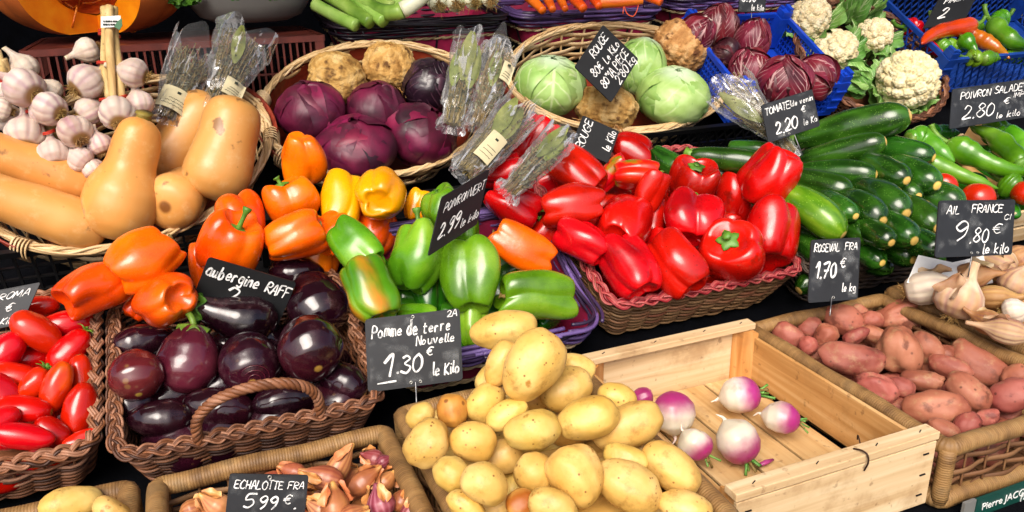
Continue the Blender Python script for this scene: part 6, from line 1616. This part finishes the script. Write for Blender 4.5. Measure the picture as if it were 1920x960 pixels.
# ------------------------------------------------------------------ chalk slates
GL = {'A': [[(0, 0), (.26, 1), (.52, 0)], [(.08, .36), (.46, .36)]], 'B': [[(.02, 0), (.02, 1), (.42, .9), (.4, .6), (.06, .52), (.5, .42), (.46, .04), (0, 0)]], 'C': [[(.5, .86), (.28, 1), (.02, .6), (.06, .15), (.3, 0), (.54, .14)]], 'D': [[(.04, 0), (.04, 1), (.4, .86), (.5, .45), (.36, .06), (0, 0)]],
 'E': [[(.5, .98), (.04, 1), (.03, .5), (.03, .02), (.52, 0)], [(.04, .52), (.4, .54)]], 'F': [[(.5, 1), (.04, .98), (.04, .5), (.03, 0)], [(.04, .54), (.38, .54)]], 'G': [[(.52, .86), (.28, 1), (.02, .6), (.08, .1), (.4, .02), (.5, .4), (.3, .42)]], 'H': [[(.04, 0), (.06, 1)], [(.48, 0), (.5, 1)], [(.05, .5), (.49, .52)]], 'I': [[(.1, 0), (.12, 1)]],
 'K': [[(.04, 0), (.06, 1)], [(.5, 1), (.07, .46), (.5, 0)]], 'L': [[(.06, 1), (.04, .02), (.46, 0)]], 'M': [[(0, 0), (.08, 1), (.3, .3), (.54, 1), (.62, 0)]], 'N': [[(.02, 0), (.05, 1), (.46, .02), (.5, 1)]], 'O': [[(.28, 1), (.04, .7), (.06, .2), (.28, 0), (.5, .25), (.5, .75), (.26, 1)]], 'P': [[(.04, 0), (.06, 1), (.46, .9), (.46, .56), (.06, .46)]],
 'R': [[(.04, 0), (.06, 1), (.46, .9), (.44, .58), (.07, .48), (.5, 0)]], 'S': [[(.48, .88), (.26, 1), (.06, .8), (.16, .55), (.44, .42), (.46, .12), (.22, 0), (.02, .14)]], 'T': [[(0, 1), (.54, .98)], [(.27, .98), (.26, 0)]], 'U': [[(.04, 1), (.04, .2), (.26, 0), (.48, .2), (.5, 1)], ], 'V': [[(.02, 1), (.26, 0), (.52, 1)]], 'X': [[(0, 1), (.5, 0)], [(.5, 1), (0, 0)]],
 'a': [[(.42, .52), (.2, .58), (.03, .3), (.14, .02), (.36, .12), (.42, .55), (.42, .06), (.5, .02)]], 'b': [[(.05, 1), (.04, .05), (.3, .0), (.42, .3), (.26, .55), (.05, .4)]], 'd': [[(.42, .5), (.2, .56), (.03, .28), (.16, .02), (.38, .14), (.44, 1), (.43, .02)]], 'e': [[(.04, .28), (.4, .34), (.26, .58), (.05, .36), (.12, .04), (.4, .08)]], 'f': [[(.4, .95), (.22, .9), (.2, -.25)], [(.04, .52), (.38, .54)]], 'g': [[(.4, .5), (.18, .56), (.04, .3), (.18, .06), (.4, .2), (.42, .55), (.38, -.25), (.06, -.22)]],
 'i': [[(.08, .56), (.08, .04), (.16, 0)], [(.09, .78), (.11, .82)]], 'k': [[(.05, 1), (.05, 0)], [(.4, .56), (.07, .26), (.42, 0)]], 'l': [[(.08, 1), (.06, .1), (.2, 0)]], 'm': [[(.04, 0), (.05, .56), (.2, .54), (.24, 0), (.26, .5), (.44, .54), (.48, 0)]], 'n': [[(.04, 0), (.05, .56), (.1, .4), (.3, .58), (.38, .4), (.4, 0)]], 'o': [[(.22, .58), (.03, .36), (.1, .04), (.32, .04), (.4, .36), (.2, .58)]], 'p': [[(.05, .56), (.04, -.35)], [(.05, .46), (.28, .58), (.4, .3), (.24, .02), (.05, .14)]],
 'r': [[(.05, .56), (.06, 0)], [(.06, .36), (.2, .56), (.36, .52)]], 's': [[(.36, .5), (.16, .57), (.08, .4), (.32, .22), (.28, .02), (.03, .06)]], 't': [[(.18, .9), (.16, .1), (.34, .02)], [(.02, .6), (.36, .62)]], 'u': [[(.05, .56), (.06, .1), (.22, 0), (.38, .2), (.4, .56), (.4, .04), (.48, 0)]], 'v': [[(.02, .56), (.2, 0), (.4, .58)]], 'w': [[(0, .56), (.14, 0), (.26, .4), (.4, 0), (.54, .58)]], 'z': [[(.04, .55), (.4, .54), (.06, .02), (.28, -.25), (.1, -.3), (.44, .05)]],
 '0': [[(.28, 1), (.05, .7), (.06, .2), (.26, 0), (.48, .25), (.48, .75), (.26, 1)]], '1': [[(.02, .68), (.26, 1), (.24, 0)]], '2': [[(.04, .76), (.22, 1), (.46, .8), (.34, .4), (.02, .02), (.54, .04)]], '3': [[(.06, .9), (.28, 1), (.44, .8), (.18, .54), (.48, .32), (.3, .0), (.02, .1)]], '5': [[(.48, 1), (.1, .98), (.06, .56), (.36, .6), (.46, .26), (.24, 0), (.02, .08)]], '6': [[(.42, .98), (.08, .5), (.1, .06), (.38, .04), (.42, .4), (.1, .4)]],
 '7': [[(.02, .98), (.48, 1), (.2, 0)], [(.12, .5), (.42, .52)]], '8': [[(.28, .54), (.06, .76), (.26, 1), (.46, .78), (.26, .54), (.03, .26), (.26, 0), (.5, .26), (.28, .54)]], '9': [[(.46, .74), (.24, .5), (.05, .74), (.26, 1), (.46, .82), (.42, .3), (.2, 0)]], '€': [[(.5, .9), (.26, .98), (.08, .5), (.26, .02), (.5, .1)], [(0, .6), (.38, .62)], [(0, .42), (.36, .42)]], ',': [[(.1, .08), (.04, -.18)]], '.': [[(.06, .0), (.12, .06)]], "'": [[(.1, 1), (.06, .75)]], '"': [[(.06, 1), (.05, .76)], [(.2, 1), (.19, .76)]], '(': [[(.22, 1.05), (.06, .5), (.22, -.05)]], '-': [[(.04, .42), (.34, .44)]], '_': [[(-.05, -.12), (.55, -.08)]], 'h': [[(.05, 1), (.05, 0)], [(.06, .4), (.26, .58), (.38, .4), (.4, 0)]]}
ADV = {'i': .26, 'l': .28, 'I': .3, '.': .26, ',': .22, "'": .2, '"': .34, ' ': .36, '1': .42, '(': .3, 'M': .78, 'm': .62, 'w': .66, '-': .46}
def chalk_acc(text, x0, y0, w_, h_, rng, lean=.12, wt=.085):
    tot = sum(ADV.get(c, .62) for c in text); sx = w_/tot; a = []; x = 0.0
    for c in text:
        if c in GL:
            jy = rng.normal(0, .03); js = rng.uniform(.93, 1.08)
            for st in GL[c]:
                p = np.array(st, float)*js+rng.normal(0, .014, (len(st), 2)); p[:, 1] += jy; p[:, 0] += lean*p[:, 1]
                q = catmull(np.column_stack([p, 0*p[:, 0]]), max(5, 7*len(p)))[:, :2]
                a.append(np.column_stack([x0+(x+q[:, 0])*sx, y0+q[:, 1]*h_]))
        x += ADV.get(c, .62)
    return a
def sign(label, TL, TR, BL, lines, mat='slate', stake=None, holes=((.5, .96), (.45, .06), (.55, .06)), group='chalk price slates', dust=1, name='price_slate', r=.05, sd_=None):
    A, B, Cc = atD(*TL), atD(*TR), atD(*BL); ex = B-A; ey = A-Cc; W = float(np.linalg.norm(ex)); x = ex/W; z = nrm(np.cross(ex, ey)); y = np.cross(z, x); ys = float(ey@x); yh = float(ey@y)
    t = thing(name, label, 'price sign', group, frame(Cc, x, y, z)); rng = np.random.default_rng(sd_ or seed())
    def uvp(u, v): return np.stack([np.asarray(u)*W+np.asarray(v)*ys, np.asarray(v)*yh], -1)
    rx, ry = r*min(W, yh)/W, r*min(W, yh)/yh; pts = []
    for cu, cv, a0 in ((1-rx, 1-ry, 0), (rx, 1-ry, pi/2), (rx, ry, pi), (1-rx, ry, 3*pi/2)):
        for q in np.linspace(a0, a0+pi/2, 6): pts.append((cu+rx*cos(q), cv+ry*sin(q)))
    pts = np.array(pts); P = uvp(pts[:, 0], pts[:, 1]); n = len(P); a = Acc(); V = np.concatenate([np.column_stack([P, np.zeros(n)]), np.column_stack([P, np.full(n, -.0022)])])
    a.v.append(V); a.n = 2*n; a.f.append(np.arange(n)[None]); a.uv.append(np.zeros((1, n, 2))); a.f.append((n+np.arange(n)[::-1])[None]); a.uv.append(np.zeros((1, n, 2)))
    i = np.arange(n); a.f.append(np.stack([i, n+i, n+(i+1) % n, (i+1) % n], 1)); a.uv.append(np.zeros((n, 4, 2)))
    mobj('slate', a.mesh('slate', False), M_(mat), t)
    if dust:
        a = Acc(); G = np.array([[np.append(uvp(u, v), .0003) for u in np.linspace(.03, .97, 8)] for v in np.linspace(.04, .96, 8)]); a.grid(G); mobj('chalk_smears', a.mesh('chalk_smears', False), M_('chalk_dust'), t)
    for (text, u, v, w_, h_, *o) in lines:
        wt = (o[0]*1.25 if o else .125)*h_*yh; a = Acc(); lift = .0007
        for q in chalk_acc(text, u, v, w_, h_, rng):
            p = uvp(q[:, 0], q[:, 1]); tg = np.gradient(p, axis=0); tg /= np.linalg.norm(tg, axis=1)[:, None]+1e-9; nn = np.stack([-tg[:, 1], tg[:, 0]], 1); ww = wt*.5*(1+.25*np.sin(np.linspace(0, 5, len(p))+rng.uniform(0, 6)))
            p = np.concatenate([[p[0]-tg[0]*wt*.3], p, [p[-1]+tg[-1]*wt*.3]]); nn = np.concatenate([nn[:1], nn, nn[-1:]]); ww = np.concatenate([[ww[0]*.6], ww, [ww[-1]*.6]]); lift += .00004
            G = np.stack([np.column_stack([p+nn*ww[:, None], np.full(len(p), lift)]), np.column_stack([p-nn*ww[:, None], np.full(len(p), lift)])], 1); a.grid(G[:, ::-1])
        if a.v: mobj('lettering', a.mesh('lettering', False), M_('chalk'), t)
    for u, v in holes:
        a = Acc(); c = np.append(uvp(u, v), .0008); a.tube([c+np.array([.0018*cos(q), .0018*sin(q), 0]) for q in np.linspace(0, 2*pi, 14, endpoint=False)], .0007, 5, closed=True); mobj('eyelet', a.mesh('eyelet'), M_('rivet'), t)
    if stake:
        E = np.array(atD(*stake)); R_ = np.stack([x, y, z]); e = R_ @ (E-Cc); c = np.append(uvp(.5, .10), -.0035); a = Acc(); a.tube([c+np.array([0, yh*.25, 0]), c, c+(e-c)*.5, e], .0011, 6); mobj('wire_stake', a.mesh('wire_stake'), M_('wire'), t)
sign('chalk slate reading Pomme de terre Nouvelle 1.30 on a wire in the potatoes', (684, 599, 1.10), (862, 578, 1.12), (690, 736, 1.10), [('Pomme', .06, .73, .33, .16), ('de', .43, .71, .12, .2), ('terre', .60, .72, .30, .15), ('Nouvelle', .52, .56, .42, .12), ('2A', .86, .90, .11, .09), ('€', .62, .40, .09, .12), ('1', .15, .17, .14, .30, .09), ('_', .12, .13, .2, .2, .09), ('.30', .30, .20, .28, .22, .10), ('le Kilo', .68, .12, .30, .16)], stake=(782, 775, 1.09), sd_=2)
sign('chalk slate reading Echalotte 5.99 in the shallots', (431, 888, .86), (579, 891, .89), (420, 990, .86), [('ECHALOTTE', .07, .73, .62, .15), ('FRA', .74, .74, .22, .13), ('5', .20, .38, .16, .25), ('99', .38, .36, .28, .24), ('€', .70, .46, .12, .17), ('.', .84, .36, .06, .2), ('le kilo', .55, .06, .35, .14)], holes=((.5, .95),), sd_=3)
sign('slate reading Roma stuck in the plum tomatoes, cut by the left edge', (-66, 556, 1.10), (76, 529, 1.12), (-104, 636, 1.09), [('TOMATE', -.0, .72, .44, .16), ('ROMA', .50, .72, .42, .16), ('1.60', .22, .40, .34, .24), ('€', .66, .40, .12, .18), ('le Kilo', .52, .08, .40, .16)], holes=(), sd_=4)
sign('black slate reading aubergine behind the aubergines, sloping right', (391, 482, 1.135), (556, 530, 1.185), (350, 588, 1.165), [('aubergine', .03, .72, .60, .20), ('RAFF', .70, .70, .28, .18), ('2,', .30, .36, .22, .28), ('le', .70, .36, .1, .15)], mat='slate_black', holes=((.42, .82),), sd_=5, dust=0)
sign('slanted black slate reading Poivron vert between the green and red peppers', (829, 370, 1.16), (918, 317, 1.24), (803, 481, 1.15), [('POIVRON', .10, .68, .50, .15), ('VERT', .62, .68, .34, .15), ('2.99', .10, .22, .44, .26), ('le kilo', .58, .16, .40, .15)], mat='slate_black', holes=(), sd_=6, dust=0)
sign('large tilted black slate reading Rouge 1A piece among the white cabbages', (1077, 125, 1.62), (1131, 46, 1.68), (1146, 192, 1.62), [('ROUGE', .38, .76, .50, .15), ('80€', .12, .52, .28, .16), ('Le KiLo', .48, .48, .46, .15), ('80"1A PIECE', .10, .24, .84, .16), ('2"80 kg', .36, .04, .60, .16)], mat='slate_black', holes=(), sd_=7, dust=0)
sign('smaller black slate reading Rouge le kilo behind the red peppers', (1070, 275, 1.50), (1093, 216, 1.54), (1140, 306, 1.50), [('ROUGE', .02, .70, .94, .20), ('le Kilo', .30, .06, .66, .2)], mat='slate_black', holes=(), sd_=8, dust=0)
sign('small slate reading 3.90 above the radicchio at the top edge', (1387, -32, 1.93), (1437, -30, 1.95), (1385, 22, 1.93), [('3.90', .10, .36, .55, .34), ('€', .68, .52, .14, .2), ('le kilo', .46, .06, .5, .2)], holes=(), stake=(1410, 58, 1.95), sd_=9)
sign('slate reading Tomate 2.20 in front of the blue radicchio crate', (1427, 197, 1.60), (1523, 167, 1.64), (1441, 268, 1.58), [('TOMATE', .04, .70, .48, .18), ('(de venin', .52, .72, .46, .15), ('€', .70, .48, .10, .16), ('2.20', .16, .14, .44, .30), ('le Ko', .70, .14, .28, .16)], stake=(1505, 292, 1.60), holes=((.3, .06), (.4, .06)), sd_=10)
sign('wide slate reading Poivron salade 2.80 under the hot pepper crate', (1786, 167, 1.76), (1936, 146, 1.82), (1780, 242, 1.74), [('POIVRON', .10, .70, .38, .17), ('SALADE', .52, .72, .36, .17), ('IMP', .76, .56, .14, .11), ('€', .64, .42, .10, .16), ('2.80', .14, .18, .40, .32, .07), ('le kilo', .56, .08, .32, .15)], holes=(), sd_=11)
sign('slate reading Ail France 9.80 standing in the dry garlic', (1761, 376, 1.26), (1904, 374, 1.30), (1753, 483, 1.25), [('AIL', .10, .76, .18, .14), ('FRANCE', .42, .77, .42, .14), ('CI', .86, .64, .10, .10), ('9', .20, .28, .20, .32, .07), ('.80', .42, .24, .26, .26, .07), ('€', .70, .40, .14, .16, .08), ('le kilo', .60, .04, .36, .17)], stake=(1815, 520, 1.27), holes=((.46, .06), (.54, .06)), sd_=12)
sign('upright slate reading Roseval 1.70 on a wire in the pink potatoes', (1521, 450, 1.27), (1614, 445, 1.29), (1515, 568, 1.27), [('ROSEVAL', .06, .80, .52, .12), ('FRA', .68, .81, .26, .11), ('1.70', .10, .38, .44, .24), ('€', .60, .54, .12, .14), ('le kg', .66, .14, .30, .13)], stake=(1556, 592, 1.26), holes=((.5, .06),), sd_=13)
sign('black slate with smudged chalk stuck in the hot peppers', (1762, -6, 2.22), (1838, -20, 2.26), (1730, 54, 2.16), [('PIMENT', .20, .72, .60, .16), ('2', .24, .26, .2, .3)], mat='slate_black', holes=(), sd_=14, dust=0)
# ------------------------------------------------------------------ produce of the lower layer, glimpsed between the pieces on top
def filler(n_, x0, x1, y0, y1, plane, dz, make, label, group, cat, sz, seed_):
    rng = np.random.default_rng(seed_); nx, ny = n_; proto = None
    for i in range(nx):
        for j in range(ny):
            P = plane.at(x0+(x1-x0)*(i+.5)/nx+rng.normal(0, .006), y0+(y1-y0)*(j+.5)/ny+rng.normal(0, .006), dz+rng.normal(0, .004)); M = Matrix.Translation(P) @ Matrix.Rotation(rng.uniform(0, 6.28), 4, 'Z') @ Matrix.Rotation(rng.uniform(1.1, 2.0), 4, 'X')
            if proto is None: proto = make(M, label, group)
            else:
                o = proto.copy(); COL.objects.link(o); o.matrix_world = M
def fill_single(name, mesh_fn, mat, cat):
    def mk(M, label, group): return settag(mobj(name, mesh_fn().mesh(name), M_(mat), None, M), label, cat, group)
    return mk
filler((4, 4), -.45, -.19, 1.02, 1.24, Plane(1.0, 0, .42), -.055, fill_single('plum_tomato', lambda: ovoid_mesh(.072, .046, 901, .8, .05), 'tomato', 'tomato'), 'plum tomato lying in the lower layer under the others', 'plum tomatoes of the lower layer', 'tomato', 0, 1)
filler((4, 3), -.11, .16, .99, 1.22, PA, -.052, fill_single('aubergine', lambda: ovoid_mesh(.105, .075, 902, .85, .05), 'aubergine', 'aubergine'), 'aubergine lying in the dark under the upper aubergines', 'aubergines of the lower layer', 'aubergine', 0, 2)
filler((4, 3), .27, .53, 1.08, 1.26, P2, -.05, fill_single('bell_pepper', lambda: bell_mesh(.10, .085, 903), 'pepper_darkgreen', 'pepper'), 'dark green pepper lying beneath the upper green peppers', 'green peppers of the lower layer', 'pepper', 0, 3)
filler((4, 4), .66, .93, 1.10, 1.36, P2, -.05, fill_single('bell_pepper', lambda: bell_mesh(.10, .085, 904), 'pepper_red', 'pepper'), 'red pepper lying beneath the upper red peppers', 'red peppers of the lower layer', 'pepper', 0, 4)
filler((4, 4), 1.06, 1.33, 1.07, 1.36, P2, -.045, fill_single('courgette', lambda: ovoid_mesh(.17, .05, 905, .6, 0), 'courgette', 'courgette'), 'dark courgette lying beneath the stacked courgettes', 'courgettes of the lower layer', 'courgette', 0, 5)
filler((4, 5), .225, .46, .58, .91, Plane(.6, -.02, .12), -.038, fill_single('potato', lambda: potato_mesh(.085, .06, 906), 'potato_yellow', 'potato'), 'yellow potato lying beneath the upper heap', 'yellow potatoes of the lower layer', 'potato', 0, 6)
filler((5, 6), .83, 1.075, .61, .94, Plane(.6, -.082, .03), -.005, fill_single('potato', lambda: potato_mesh(.06, .04, 907), 'potato_red', 'potato'), 'pink potato lying beneath the upper pink potatoes', 'pink potatoes of the lower layer', 'potato', 0, 7)
filler((5, 5), -.08, .16, .60, .875, Plane(.6, -.055, .05), -.006, fill_single('shallot', lambda: profile_mesh(.06, .04, [(0, 0), (.02, .25), (.12, .72), (.3, 1), (.5, .95), (.7, .62), (.85, .28), (1, .12), (1, 0)], 908), 'shallot', 'shallot'), 'shallot lying beneath the upper shallots', 'shallots of the lower layer', 'shallot', 0, 8)
filler((4, 4), 1.13, 1.37, .64, .95, Plane(.6, -.04, .05), -.006, fill_single('garlic_bulb', lambda: garlic_mesh(.07, .055, 909), 'garlic_brown', 'garlic'), 'garlic bulb lying beneath the upper loose garlic', 'garlic bulbs of the lower layer', 'garlic', 0, 9)
filler((4, 3), -.39, -.13, .63, .89, Plane(.6, -.045, .05), -.006, fill_single('potato', lambda: potato_mesh(.08, .055, 910), 'potato_yellow', 'potato'), 'yellow potato lying low in the corner tray', 'low potatoes of the corner tray', 'potato', 0, 10)
filler((5, 3), 1.46, 1.78, 1.1, 1.34, Plane(1.0, .0, .42), -.03, fill_single('long_green_pepper', lambda: ovoid_mesh(.13, .045, 911, .7, .2), 'pepper_darkgreen', 'pepper'), 'green pepper lying beneath the long green peppers', 'long green peppers of the lower layer', 'pepper', 0, 11)
